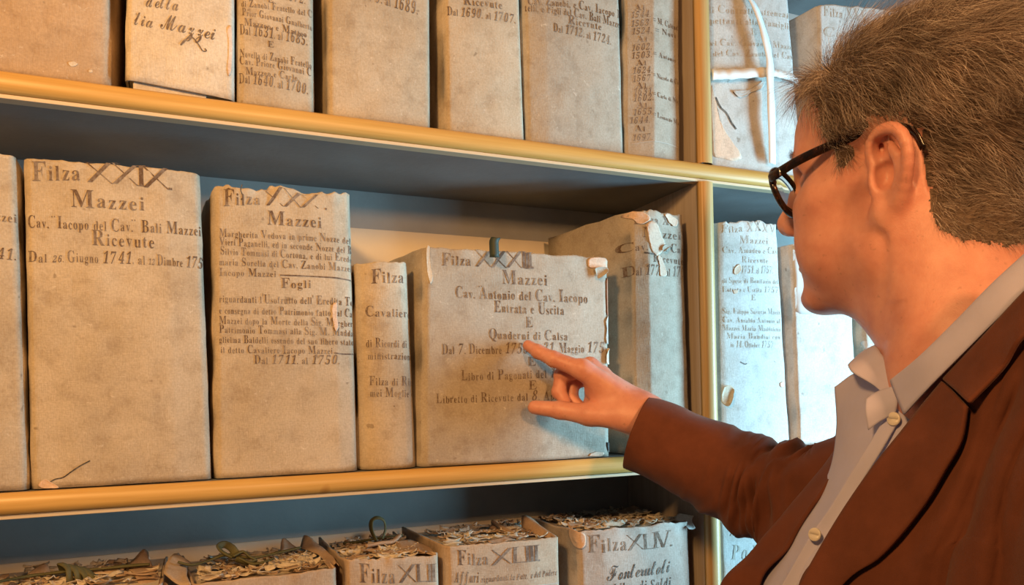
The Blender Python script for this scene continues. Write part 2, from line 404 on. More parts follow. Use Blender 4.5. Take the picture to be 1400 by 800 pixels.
# ------------------------------------------------------------------ archive binders
class Binder:
    def __init__(s, name, label, corners, group=None, cat='archive binder', y0=0.003, depth=0.19, lfl=-0.02, rfl=0.02, ridge=None, bulge=0.003,
                 rc=0.006, rag=0.0012, mat=None, ztop=None, zbot=None, top_drop=0.0, open_top=False, seed=None, tie=None, wob=0.0011, gap=0.009):
        s.root = tag(empty(name), label, cat, group)
        s.y0, s.depth, s.lfl, s.rfl, s.ridge, s.bulge, s.rc = y0, depth, lfl, rfl, ridge, bulge, rc
        s.seed = seed if seed is not None else (sum(map(ord, label)) % 997)
        w = [at(px, py, y0) for px, py in corners]
        tl, tr, br, bl = [np.array([q[0], q[2]]) for q in w]
        def ext(a, b, z): t = (z - b[1]) / (a[1] - b[1]); return b + (a - b) * t
        if ztop is not None: tl, tr = ext(tl, bl, ztop), ext(tr, br, ztop)
        if zbot is not None: bl, br = ext(bl, tl, zbot), ext(br, tr, zbot)
        s.q = (tl, tr, br, bl); s.rag = rag; s.wob = wob; s.top_drop = top_drop
        s.mat = mat or CANVAS
        s.w = 0.5 * (np.linalg.norm(tr - tl) + np.linalg.norm(br - bl))
        us = np.concatenate([np.linspace(-0.5, -0.001, 7), np.linspace(0, 1, 54), np.linspace(1.001, 1.5, 7)])
        vs = np.concatenate([np.linspace(0, 0.86, 40), np.linspace(0.872, 1, 16)])
        U, V = np.meshgrid(us, vs)
        Pt = s.pt(U, V)
        n, m = len(vs), len(us)
        s.cover = mesh_obj('cover', Pt.reshape(-1, 3), grid_faces(n, m), s.mat, s.root, True, 0.0026, -1.0)
        # block of gathered sheets inside the cover
        pb = []
        e = 0.0045
        for vv, zoff in ((0.004, 0.0), (1.0, -gap)):
            a = s.pt(np.array([0.0, 0.02, 0.98, 1.0, 1.48, -0.48]), np.full(6, vv))
            cen = a.mean(0)
            d = cen - a; d[:, 2] = 0; d /= np.linalg.norm(d, axis=1)[:, None] + 1e-9
            b = a + d * (e + 0.001); b[:, 2] = b[:, 2].min() + zoff if zoff else b[:, 2]
            pb.append(b)
        V6 = np.concatenate(pb)
        F = [(i, (i + 1) % 6, 6 + (i + 1) % 6, 6 + i) for i in range(6)] + [tuple(range(5, -1, -1)), tuple(range(6, 12))]
        s.pages = mesh_obj('page_block', V6, F, OLDPAPER, s.root, False)
        s.ztop_in = V6[6:, 2].mean()
        base = 0.25 * (bl + br) * 2
        s.base = (base[0], y0 + depth / 2, min(bl[1], br[1]))
    def pt(s, U, V, lift=0.0):
        U = np.asarray(U, float); V = np.asarray(V, float)
        tl, tr, br, bl = s.q
        u = np.clip(U, 0, 1); v = V
        x = (1 - v) * ((1 - u) * bl[0] + u * br[0]) + v * ((1 - u) * tl[0] + u * tr[0])
        z = (1 - v) * ((1 - u) * bl[1] + u * br[1]) + v * ((1 - u) * tl[1] + u * tr[1])
        d = np.abs(u - 0.5) * 2
        y = s.y0 + s.bulge * d ** 2
        if s.ridge is not None:
            u0, h = s.ridge
            y = y + h * np.where(u < u0, (u0 - u) / u0, (u - u0) / (1 - u0))
        qn = np.clip((np.abs(u - 0.5) * s.w - (s.w / 2 - s.rc)) / s.rc, 0, 1)
        y = y + s.rc * (1 - np.sqrt(np.clip(1 - qn * qn, 0, 1)))
        yb = y
        a = np.clip(-U, 0, None) / 0.5; b = np.clip(U - 1, 0, None) / 0.5
        y = yb + (a + b) * (s.y0 + s.depth - yb)
        x = x + a * s.lfl + b * s.rfl
        z = z - s.top_drop * v * (a ** 2 + b ** 2)
        # worn surface and ragged head
        q = np.stack([x * 22, y * 22, z * 22], -1)
        nz = fbm(q, s.seed, 3) * s.wob
        front = 1 - np.clip(a + b, 0, 1)
        y = y + (nz - lift) * np.where(front > 0.5, 1, 0)
        x = x + (np.where(a > 0, -1, 0) + np.where(b > 0, 1, 0)) * (nz + lift)
        k = smooth(0.93, 1.0, v)
        rg = noise(np.stack([x * 55, y * 55, np.full_like(x, s.seed)], -1), 3) + 0.7 * noise(np.stack([x * 190, y * 190, np.full_like(x, s.seed)], -1), 4)
        z = z + k * s.rag * (rg - 0.4)
        y = y + k * s.rag * 0.7 * noise(np.stack([x * 80, z * 40, np.full_like(x, s.seed + 3.0)], -1), 6)
        return np.stack([x, y, z], -1)
    def uv(s, px, py):
        w = at(px, py, s.y0 + 0.001); x, z = w[..., 0], w[..., 2]
        tl, tr, br, bl = s.q
        u = np.full_like(x, 0.5); v = np.full_like(x, 0.5)
        for _ in range(6):
            fx = (1 - v) * ((1 - u) * bl[0] + u * br[0]) + v * ((1 - u) * tl[0] + u * tr[0]) - x
            fz = (1 - v) * ((1 - u) * bl[1] + u * br[1]) + v * ((1 - u) * tl[1] + u * tr[1]) - z
            xu = (1 - v) * (br[0] - bl[0]) + v * (tr[0] - tl[0]); xv = (1 - u) * (tl[0] - bl[0]) + u * (tr[0] - br[0])
            zu = (1 - v) * (br[1] - bl[1]) + v * (tr[1] - tl[1]); zv = (1 - u) * (tl[1] - bl[1]) + u * (tr[1] - br[1])
            D = xu * zv - xv * zu
            u = u - (fx * zv - fz * xv) / D; v = v - (-fx * zu + fz * xu) / D
        return u, v
    def on(s, px, py, lift=0.0005):
        u, v = s.uv(np.asarray(px, float), np.asarray(py, float))
        u = np.where(u > 1, 1 + (u - 1) * s.w / s.depth * 0.5, u)
        return s.pt(u, v, lift)
    def write(s, lines, mat=None, name='lettering'):
        for ln in lines:
            a = Acc(); opt = ln[6] if len(ln) > 6 else {}
            for px, py, f in lay(*ln[:6], **opt): a.add(s.on(px, py), f)
            a.obj(name, mat or INK, s.root, False)
    def rule(s, acc, pts, w):
        pts = np.asarray(pts, float); n = max(8, len(pts) * 6); P = catmull(pts, n)
        T_ = np.gradient(P, axis=0); T_ /= np.linalg.norm(T_, axis=1)[:, None]
        Nn = np.stack([-T_[:, 1], T_[:, 0]], 1) * w / 2
        A = s.on((P + Nn)[:, 0], (P + Nn)[:, 1]); B = s.on((P - Nn)[:, 0], (P - Nn)[:, 1])
        acc.add(np.concatenate([A, B]), [(i, i + 1, n + i + 1, n + i) for i in range(n - 1)])
    def patch(s, name, poly, mat, lift=0.0009, curl=0.0, wav=0.6, label=None, seed=1):
        """a scrap of loose or torn material lying on the cover: ring of outline points shrunk towards the middle, its edge lifted by CURL"""
        P = catmull(np.asarray(poly, float), len(poly) * 5, True)
        c = P.mean(0); n = len(P)
        jit = np.stack([noise(np.stack([P[:, 0] * 0.35, P[:, 1] * 0.35, np.full(n, seed)], 1), 11), noise(np.stack([P[:, 0] * 0.35, P[:, 1] * 0.35, np.full(n, seed)], 1), 12)], 1)
        P = P + jit * wav
        V = []; R = (1.0, 0.86, 0.6, 0.3)
        for r in R:
            Q = c + (P - c) * r
            up = lift + curl * (max(0, (r - 0.55) / 0.45) ** 2) * (0.5 + 0.5 * noise(np.stack([Q[:, 0] * 0.08, Q[:, 1] * 0.08, np.full(n, seed + 2.0)], 1), 13))
            u, v = s.uv(Q[:, 0], Q[:, 1]); u = np.where(u > 1, 1 + (u - 1) * s.w / s.depth * 0.5, u)
            V.append(s.pt(u, v, 0.0) + np.stack([0 * u, -up, 0 * u], 1) if curl else s.pt(u, v, lift))
        V = np.concatenate(V + [s.on(np.array([c[0]]), np.array([c[1]]), lift)])
        F = grid_faces(len(R), n, True)
        F += [((len(R) - 1) * n + j, (len(R) - 1) * n + (j + 1) % n, len(R) * n) for j in range(n)]
        o = mesh_obj(name, V, F, mat, s.root, True, 0.0004, 0)
        if label: o['label'] = label
        return o
    def done(s): adopt(s.root, s.base); return s

BG = 0.0008
G_UP = 'binders on the upper shelf'; G_MID = 'binders on the middle shelf'; G_LOW = 'bundles on the lower shelf'
G_RU = 'binders on the upper shelf behind the man'; G_RM = 'binders on the middle shelf behind the man'
INKB = bpy.data.materials['black_ink']

# ---- middle shelf
b = Binder('archive_binder', 'upright tan binder cut by the left edge of the photo, left of Filza XXIX', [(-170, 200), (19, 210), (37, 668), (-165, 682)], G_MID, zbot=ZM + BG, rfl=-0.008, bulge=0.004, rag=0.001)
b.write([('Cav. Bali Mazzei', -120, 292, 23, 304, 15), ('Ricevute', -95, 318, 0, 324, 18), ('Dal 1738. al 1741.', -140, 345, 22, 356, 15)]); b.done()

b = Binder('archive_binder', 'large tan binder lettered Filza XXIX on the middle shelf', [(30, 213), (273, 236), (289, 655), (40, 669)], G_MID, zbot=ZM + BG, ridge=(0.79, 0.0035), bulge=0.002, rag=0.0009, rfl=-0.02, lfl=-0.004)
b.write([('Filza', 43, 245.5, 111, 247, 27), ('XXIX.', 119, 248, 231, 259, 28, dict(style='N')), ('Mazzei', 97, 282, 199, 288.5, 24),
         ('Cav.  Iacopo del Cav.  Bali Mazzei', 37, 310, 276, 322, 17), ("''", 70, 300, 76, 300, 5), ("''", 180, 306, 186, 306, 5), ('Ricevute', 126, 335, 212, 340, 21),
         ('Dal', 37, 357, 64, 358, 15), ('26.', 71, 358, 87, 358, 9), ('Giugno 1741. al', 92, 357.5, 199, 362, 16), ('12', 203, 362, 212, 362.5, 8), ('Dimbre 175', 215, 362.5, 279, 367, 15)])
a = Acc(); b.rule(a, [(62, 663), (74, 656), (86, 653), (96, 646), (108, 638), (123, 630)], 1.6); a.obj('crack', INKB, b.root, False)
b.patch('chipped_corner', [(52, 664), (60, 656), (70, 660), (80, 667), (60, 668)], TORN, 0.0012, 0.001, 0.5, 'pale torn paper at the bottom corner'); b.done()

b = Binder('archive_binder', 'tan binder lettered Filza XXX with a long inscription in ten lines', [(290, 253), (481, 263), (492, 645), (293, 656)], G_MID, zbot=ZM + BG, rag=0.0042, ridge=(0.86, 0.005), bulge=0.003, lfl=-0.014, rc=0.008, rfl=-0.006)
b.write([('Filza', 306, 280, 357, 279, 22), ('XXX', 364, 280, 432, 285.5, 22, dict(style='N')), ('.', 444, 287, 448, 287, 20), ('Mazzei', 366, 306.5, 441, 312, 19),
         ('Margherita Vedova in prime Nozze del', 300, 322, 482, 332.5, 11), ('Vieri Paganelli, ed in seconde Nozze del B', 300, 333.5, 484, 346, 11),
         ('Silvio Tommasi di Cortona, e di lui Erede', 302, 346.5, 484, 358, 11), ('maria Sorella del Cav. Zanobi Mazzei', 300, 361, 484, 371, 11),
         ('Iacopo Mazzei', 300, 376, 378, 378.5, 11), ('Fogli', 385, 393.5, 426, 394, 14),
         ("riguardanti l'Usofrutto dell' Eredita To", 300, 412.5, 485, 417.5, 12), ('e consegna di detto Patrimonio fatto dal Ca', 300, 428, 484, 433, 11),
         ('Mazzei dopo la Morte della Sig. Margher', 300, 442, 485, 446.5, 11), ('Patrimonio Tommasi alla Sig. M. Madda', 300, 454.5, 486, 459.5, 11),
         ('glielma Baldelli essendo del suo libero stato', 300, 468, 486, 472, 11), ('il detto Cavaliere Iacopo Mazzei', 302, 482.5, 455, 484, 11),
         ('Dal 1711. al 1750.', 348, 497.5, 465, 498, 12)])
a = Acc(); b.rule(a, [(383, 376), (420, 377.5), (460, 380), (486, 383.5)], 1.8); a.obj('ruled_line', INK, b.root, False); a = Acc(); b.rule(a, [(457, 482.5), (470, 484), (488, 483.8)], 1.6); a.obj('ruled_line', INK, b.root, False)
b.patch('torn_hole', [(455, 416), (461, 415), (461, 432), (463, 447), (459, 453), (456, 440), (454, 428)], TORN, 0.0008, 0.0, 0.4, 'pale torn strip in the cover')
a = Acc(); b.rule(a, [(331, 250), (329, 258), (332, 266), (330, 272)], 1.3); a.obj('crack', INKB, b.root, False); b.done()

b = Binder('archive_binder', 'narrow short binder lettered Filza Cavaliere between Filza XXX and Filza XXXIII', [(487, 357), (562, 357), (574, 641), (496, 644)], G_MID, zbot=ZM + BG, rag=0.0012, bulge=0.009, rc=0.01, lfl=-0.004, rfl=-0.05, depth=0.12, ridge=(0.8, 0.003))
b.write([('Filza', 508, 387, 554, 387, 20), ('Cavaliere', 501, 432, 566, 434, 14), ('di Ricordi di A', 502, 474, 570, 476, 13), ('ministrazione', 504, 491, 569, 492, 12),
         ('Filza di Rim', 506, 526.5, 571, 527.5, 13), ('mei Moglie d', 507, 542, 571, 543.5, 13), ('.', 538, 556, 541, 556, 12)]); b.done()

b = Binder('archive_binder', 'wide grey binder lettered Filza XXXIII under the pointing finger', [(580, 337), (833, 352), (836, 625), (578, 639)], G_MID, zbot=ZM + BG, mat=CANVAS_GREY, rag=0.0012, bulge=0.001, ridge=(0.62, 0.0022), lfl=-0.030, rfl=-0.045, rc=0.005, depth=0.17, wob=0.0008, y0=0.002)
b.write([('Filza', 605, 363, 645, 363.5, 17.5), ('XXXIII', 650, 364.5, 724, 367.5, 23, dict(style='N')), ('.', 727, 368, 731, 368, 18), ('Mazzei', 687, 388.5, 749, 391, 19),
         ('Cav. Antonio del Cav. Iacopo', 624, 407, 804, 414.5, 16), ("''", 655, 396, 660, 396, 5), ("''", 765, 401, 770, 401, 5), ('Entrata e Uscita', 676, 427, 772, 431, 16), ('E', 719, 448, 729, 448, 14),
         ('Quaderni di Calsa', 669, 463, 777, 466, 14), ('Dal 7. Dicembre 1750. al 31. Maggio 175', 605, 484.5, 828, 482, 14), ('E', 722, 500, 733, 500, 12),
         ('Libro di Pagonati del 17', 631, 520.5, 770, 516, 14), ('E', 722, 532.5, 734, 532.5, 12), ('Libretto di Ricevute dal 8. Aprile', 597, 551.5, 775, 546.5, 13)])
b.patch('torn_corner', [(805, 353), (820, 352), (834, 356), (832, 368), (818, 366), (806, 365)], TORN, 0.0010, 0.0, 0.5, 'pinkish torn paper at the top corner')
b.patch('curled_flap', [(812, 367), (828, 366), (829, 372), (822, 378), (815, 382), (813, 375)], CANVAS_GREY, 0.003, 0.006, 0.5, 'flap curling away from the cover', 3)
b.patch('frayed_edge', [(830, 384), (834, 381), (835, 402), (834, 428), (831, 430), (830, 405)], plain('red_leather', (0.42, 0.18, 0.09), 0.6), 0.0012, 0.0, 0.5, 'reddish leather showing along the split edge')
b.patch('frayed_edge', [(829, 438), (834, 432), (835, 450), (833, 470), (829, 466), (830, 450)], PALE, 0.0012, 0.0015, 0.6, seed=2)
b.patch('frayed_edge', [(830, 480), (837, 476), (838, 486), (834, 497), (829, 496)], OLDPAPER, 0.003, 0.003, 0.5, seed=5)
b.patch('frayed_edge', [(583, 339), (588, 338), (589, 360), (592, 378), (589, 388), (585, 372)], OLDPAPER, 0.0006, 0.0006, 0.4, seed=7)
b.patch('chipped_edge', [(831, 605), (835, 608), (835, 619), (832, 615)], INKB, 0.0008, 0.0, 0.2)
b.patch('chipped_edge', [(806, 622), (815, 618), (826, 619), (824, 623), (810, 624)], TORN, 0.0008, 0.0, 0.6, seed=8)
tab = [[P3(px + dx, py, 0.955 + dz) for (px, py) in ((676, 352), (675.5, 338), (675.5, 330), (678, 325))] for dx, dz in ((-5, 0.0), (0, -0.004), (5, 0.0))]
sheet('strap_end', tab, 6, 10, plain('green_black_tape', (0.035, 0.05, 0.035), 0.6), b.root, 0.002); b.done()

b = Binder('archive_binder', 'deep grey binder with torn head at the right end, behind the pointing hand', [(868, 286), (939, 291), (949, 580), (872, 590)], G_MID, zbot=ZM + BG, mat=CANVAS_GREY, rag=0.0022, ridge=(0.25, 0.008), bulge=0.002, lfl=-0.048, rfl=0.0, depth=0.185, rc=0.004, top_drop=0.006)
b.write([('Filza XX', 870, 305, 930, 308, 13), ('Mazzei', 880, 324, 935, 327, 14), ('Cav.   del Cav', 862, 341, 941, 345.5, 12), ('Ricevute', 893, 358, 940, 361, 12), ('Dal 177.  al 177', 865, 375.5, 943, 378, 14)], INK)
b.patch('torn_strip', [(884, 306), (897, 304), (906, 322), (911, 336), (904, 346), (897, 350), (890, 340), (886, 322)], TORN, 0.0010, 0.0, 0.9, 'pinkish paper bared by a tear')
b.patch('torn_strip', [(899, 349), (905, 352), (911, 368), (912, 377), (903, 377), (902, 364)], TORN, 0.0010, 0.0, 0.6, seed=3)
b.patch('torn_strip', [(910, 291), (924, 294), (930, 300), (926, 309), (917, 303)], TORN, 0.0012, 0.001, 1.0, seed=4)
b.patch('torn_strip', [(864, 287), (880, 289), (888, 300), (878, 306), (870, 299)], TORN, 0.0012, 0.001, 1.0, seed=6)
b.patch('curled_flap', [(906, 336), (918, 336), (913, 340), (905, 345)], CANVAS_GREY, 0.003, 0.005, 0.4, seed=8)
a = Acc(); b.rule(a, [(881, 345), (890, 347), (897, 348), (902, 352)], 2.2); a.obj('crack', INKB, b.root, False); b.done()

# ---- upper shelf
b = Binder('archive_binder', 'plain tan board binder at the left end of the upper shelf', [(-200, 0), (151, 0), (150, 116), (-200, 70)], G_UP, ztop=ZU + 0.35, zbot=ZU + BG, mat=TAN, bulge=0.002, ridge=(0.93, 0.002), rfl=0.012, rc=0.006)
b.patch('scuff', [(93, 86), (101, 84), (106, 88), (98, 91)], OLDPAPER, 0.0003, 0, 0.5); b.patch('scuff', [(121, 96), (125, 95), (126, 98), (122, 99)], OLDPAPER, 0.0003, 0, 0.3); b.done()
b = Binder('archive_binder', 'cream paper binder raised off the shelf, inscribed in script della Mazzei', [(172, 0), (321, 0), (321, 136), (170, 107)], G_UP, ztop=ZU + 0.34, mat=OLDPAPER, bulge=0.003, rag=0.001, depth=0.18, y0=0.0, lfl=0.004, rfl=0.0)
b.write([('della', 199, 9, 243, 16, 19, dict(style='S', slant=0.1)), ('lia', 183, 33, 208, 38, 19, dict(style='S', slant=0.1)), ('Mazzei', 219, 39, 294, 56, 21, dict(style='S', slant=0.1))])
a = Acc(); b.rule(a, [(262, 47), (250, 60), (247, 62), (252, 56), (262, 52), (270, 60), (277, 70), (282, 70), (280, 67)], 1.6); a.obj('flourish', INK, b.root, False)
b.patch('split_edge', [(311, 40), (317, 36), (318, 60), (316, 98), (311, 100), (313, 66)], TORN, 0.0004, 0, 0.6)
st = Acc(); lo = at(182, 121, 0.008); hi = at(282, 134, 0.008)
st.box((lo[0], 0.006, ZU + 0.0002), (hi[0], 0.15, ZU + 0.0135), 0.001); o = st.obj('loose_sheaf', OLDPAPER, b.root, False)
b.base = (b.base[0], b.base[1], ZU); b.done()
b = Binder('archive_binder', 'narrow tan binder with close inscription ending Dal 1640 al 1700', [(324, 0), (430, 0), (431, 154), (324, 139)], G_UP, ztop=ZU + 0.35, zbot=ZU + BG, bulge=0.004, rc=0.008, lfl=0.004, rfl=-0.018)
b.write([('E', 366, 4, 374, 5, 9), ('1672.', 388, 0, 418, 5, 13), ('di Zanobi Fratello del C', 330, 8, 428, 23, 10), ('Prior Giovanni Gualberto', 331, 20, 428, 41, 10), ('Mazzeo, e Matteo', 334, 34, 420, 51, 10), ('Dal 1631. al 1685.', 328, 45, 421, 62, 14),
         ('E', 366, 64, 375, 65.5, 8), ('Novella di Zanobi Fratello', 328, 76, 427, 93, 11), ('Cav. Priore Giovanni C', 328, 86, 427, 103, 11), ('Mazzeo e Carlo,', 336, 101, 410, 111, 10), ('Dal 1640. al 1700.', 327, 112, 422, 128, 14)]); b.done()
b = Binder('archive_binder', 'broad tan binder on the upper shelf whose inscription ends 1689', [(447, 0), (590, 0), (591, 177), (449, 158)], G_UP, ztop=ZU + 0.36, zbot=ZU + BG, bulge=0.004, lfl=-0.014, rfl=-0.02, rc=0.007)
b.write([('Dal 1679. al 1689.', 468, -8, 572, 20, 17)]); b.done()
b = Binder('archive_binder', 'tan binder on the upper shelf inscribed Ricevute Dal 1690 al 1707', [(608, 0), (713, 0), (720, 193), (611, 179)], G_UP, ztop=ZU + 0.36, zbot=ZU + BG, bulge=0.003, lfl=-0.016, rfl=-0.006, rc=0.007)
b.write([('Ricevute', 634, 6, 687, 13, 13), ('Dal 1690. al 1707.', 612, 20, 706, 32, 12)]); b.done()
b = Binder('archive_binder', 'pinkish tan binder on the upper shelf inscribed Figli del Cav Bali, 1712 to 1724', [(718, 0), (853, 0), (859, 212), (722, 193)], G_UP, ztop=ZU + 0.36, zbot=ZU + BG, bulge=0.006, ridge=(0.2, 0.003), lfl=-0.002, rfl=0.0, rc=0.008, mat=CANVAS_GREY)
b.write([('Cav. Zanobi, e Cav. Iacopo F', 724, 3, 854, 22, 12), ('telli, e Figli del Cav. Bali Mazzei', 721, 12, 854, 36, 12), ('Ricevute', 777, 33, 824, 40.5, 12), ('Dal 1712. al 1724.', 757, 43, 838, 60, 12)]); b.done()
b = Binder('archive_binder', 'slim creased binder at the right end of the upper shelf with a column of years', [(861, 0), (936, 0), (937, 222), (862, 212)], G_UP, ztop=ZU + 0.35, zbot=ZU + BG, ridge=(0.43, 0.012), bulge=0.001, lfl=0.0, rfl=0.0, rc=0.003, mat=CANVAS_GREY, rag=0.001)
col = [('Al', 871, 11), ('1544.', 867, 21), ('1563.', 867, 33), ('1524.', 868, 44), ('Al', 874, 55), ('1602.', 868, 66), ('1503.', 868, 77), ('Al', 873, 87), ('1624.', 869, 98), ('1567.', 869, 109), ('Al', 873, 118), ('1631.', 870, 127), ('1602.', 870, 136), ('Al', 874, 145), ('1655.', 870, 155), ('1644.', 866, 166), ('Al', 872, 177), ('1697.', 869, 190)]
b.write([(t_, x_, y_, x_ + (12 if t_ == 'Al' else 23), y_ + 1.5, 8.5) for t_, x_, y_ in col] +
        [('= M. Calend', 893, 31, 933, 37, 8), ('= Novi', 896, 45, 930, 48, 8), ('= Antonio', 893, 77, 930, 82, 7), ('= Niccolo di Ca', 893, 106, 934, 112, 7), ('= Carlo di Nic', 893, 132, 934, 138, 7), ('= Leonardo Ma', 893, 160, 934, 168, 7)])
a = Acc(); b.rule(a, [(868, 194), (890, 193), (915, 195), (933, 199)], 1.2); a.obj('ruled_line', INK_FAINT, b.root, False); b.done()

# ---- shelves to the right of the upright
b = Binder('archive_binder', 'pale grey binder tied with crossed white tape and torn at its corner', [(969, 0), (1084, 0), (1104, 246), (970, 230)], G_RU, ztop=ZU + 0.33, zbot=ZU + BG, mat=PALE, bulge=0.006, lfl=0.0, rfl=0.0, rc=0.01, depth=0.175)
b.write([('di Contratti attenenti', 970, 16, 1086, 24, 11), ('spettanti alla Famiglia', 970, 31, 1088, 39, 11), ('E', 1027, 48, 1034, 49, 9), ('del Cav. Giovanni Mazzei', 970, 61, 1090, 67, 9), ('e del Cav. Zanobi del Cav.', 970, 76, 1090, 80, 9)], INK_FAINT)
b.patch('torn_cover', [(974, 118), (980, 140), (990, 175), (1012, 212), (1005, 220), (987, 216), (976, 203)], TORN, 0.0006, 0.0, 1.0, 'tan board bared by a torn cover')
b.patch('torn_edge', [(1001, 124), (1013, 130), (1028, 120), (1044, 112), (1040, 121), (1025, 128), (1010, 134)], PALE, 0.0016, 0.002, 0.8, seed=4)
a = Acc(); b.rule(a, [(980, 132), (986, 146), (994, 155), (1000, 168), (1006, 177)], 2.4); a.obj('crack', INKB, b.root, False); a = Acc(); b.rule(a, [(1003, 126), (1008, 131), (1013, 130)], 1.8); a.obj('crack', INKB, b.root, False)
TAPE = plain('white_cotton_tape', (0.80, 0.79, 0.76), 0.85)
def tape(pts, wid, nm, dz=0.0):
    """flat woven tape: pts are (px, py, y depth), width in metres, lying across the direction WID"""
    C_ = np.array([at(px, py, y) for px, py, y in pts]); n = 40; C_ = catmull(C_, n)
    W = np.array(wid, float) / 2
    tw = 1 + 0.12 * noise(np.stack([np.arange(n) * 0.3, np.zeros(n), np.zeros(n)], 1), 9)[:, None]
    V = np.concatenate([C_ - W * tw, C_ + W * tw])
    return mesh_obj(nm, V, [(i, i + 1, n + i + 1, n + i) for i in range(n - 1)], TAPE, b.root, True, 0.0008, 0)
tape([(974, 102, -0.001), (1000, 101.5, -0.004), (1040, 99, -0.007), (1052, 99, -0.008)], (0, 0, 0.0150), 'tape')
tape([(1052, 99, -0.008), (1065, 101, -0.006), (1082, 106, -0.002), (1092, 113, 0.004)], (0, 0.0, 0.0115), 'tape')
tape([(1012, -14, -0.001), (1030, 5, -0.008), (1043, 40, -0.014), (1052, 80, -0.015), (1053, 110, -0.012), (1055, 160, -0.012), (1056, 210, -0.008), (1056, 224, -0.006)], (0.0175, 0.004, 0), 'tape')
b.done()
b = Binder('archive_binder', 'pale binder lettered Filza XXV half hidden by the hair of the man', [(1121, 5), (1232, 14), (1238, 250), (1124, 247)], G_RU, zbot=ZU + BG, mat=PALE, bulge=0.002, lfl=-0.02, rfl=0.004, rc=0.004)
b.write([('Filza XXV', 1127, 22, 1185, 30, 15), ('Cav', 1127, 50, 1160, 53, 13)], INK_FAINT); b.done()
b = Binder('archive_binder', 'pale grey binder with small holes beside the upright, left of the nose', [(981, 301), (1067, 303), (1086, 606), (984, 606)], G_RM, zbot=ZM + BG, mat=PALE, bulge=0.004, ridge=(0.1, 0.003), lfl=-0.003, rfl=-0.018, rc=0.008, rag=0.0025)
b.write([('Filza XXXV', 988, 318, 1064, 316, 13), ('Mazzei', 1012, 333, 1052, 334, 11), ('Cav. Amadeo e Cav', 990, 346, 1066, 347, 9), ('Ricevute', 1015, 359, 1052, 360, 9), ('Dal 1751. al 1757.', 1003, 374, 1060, 374, 10), ('di Spese di Bonifazio del', 990, 387, 1068, 388, 8), ('Entrata e Uscita 1757', 990, 399, 1068, 400, 8), ('E', 1028, 411, 1034, 411, 8),
         ('Sig. Filippo Saverio Maria', 990, 429, 1070, 430, 8), ('Cav. Ansaldo Antonio al', 990, 441, 1070, 442, 8), ('Mazzei Maria Maddalena', 990, 452, 1071, 453, 8), ('Maria Bandini con', 995, 463, 1071, 464, 8), ('in 14. Ottobre 1757', 1000, 475, 1060, 476, 9)], INK_FAINT)
b.patch('torn_spot', [(1005, 366), (1011, 361), (1014, 368), (1009, 375), (1004, 373)], TORN, 0.0006, 0.0008, 0.6); b.patch('torn_spot', [(1003, 397), (1009, 397), (1008, 401), (1004, 401)], TORN, 0.0006, 0.0, 0.4)
b.patch('torn_spot', [(1069, 524), (1074, 522), (1075, 528), (1070, 529)], TORN, 0.0006, 0.0006, 0.4, seed=3)
b.patch('curled_flap', [(990, 528), (1001, 530), (999, 545), (993, 556), (987, 548)], OLDPAPER, 0.003, 0.006, 0.6, seed=5)
a = Acc(); b.rule(a, [(1035, 303), (1037, 310), (1040, 316)], 2.0); a.obj('crack', INKB, b.root, False); a = Acc(); b.rule(a, [(1012, 495), (1018, 498), (1021, 497)], 1.5); a.obj('crack', INKB, b.root, False); b.done()
b = Binder('archive_binder', 'pale blue grey binder with a paper label on its upper half, behind the chin', [(1083, 333), (1164, 336), (1176, 606), (1095, 606)], G_RM, zbot=ZM + BG, mat=PALE, bulge=0.003, lfl=-0.014, rfl=0.002, rc=0.005)
b.patch('paper_label', [(1086, 336), (1125, 335), (1160, 338), (1164, 380), (1168, 424), (1130, 426), (1089, 426), (1087, 380)], plain('label_paper', (0.57, 0.56, 0.54), 0.8), 0.0007, 0.0, 0.1, 'white paper label')
b.write([('Filza', 1091, 356, 1140, 357, 18), ('Cav', 1090, 388, 1130, 389, 14)], INK_FAINT)
b.done()
b = Binder('archive_binder', 'worn brownish binder glimpsed between the neck of the man and the labelled binder', [(1181, 322), (1262, 326), (1270, 606), (1190, 606)], G_RM, zbot=ZM + BG, mat=CANVAS_GREY, bulge=0.004, lfl=-0.004, rfl=0.002)
b.patch('torn_spot', [(1184, 466), (1192, 470), (1199, 482), (1196, 488), (1187, 479)], PALE, 0.001, 0.003, 1.0); b.done()
b = Binder('archive_binder', 'pale binder lettered Filza Podere on the lower shelf below the sleeve', [(986, 703), (1070, 702), (1074, 800), (989, 802)], 'binders on the lower shelf behind the man', ztop=ZL + 0.32, zbot=ZL + BG, mat=PALE, bulge=0.003, lfl=0.0, rfl=0.002)
b.write([('Filza', 998, 733, 1040, 735, 17, dict(style='I')), ('Podere', 1000, 765, 1062, 766, 20, dict(style='I')), ('di', 1020, 790, 1042, 790, 18, dict(style='I'))], INK_FAINT); b.done()

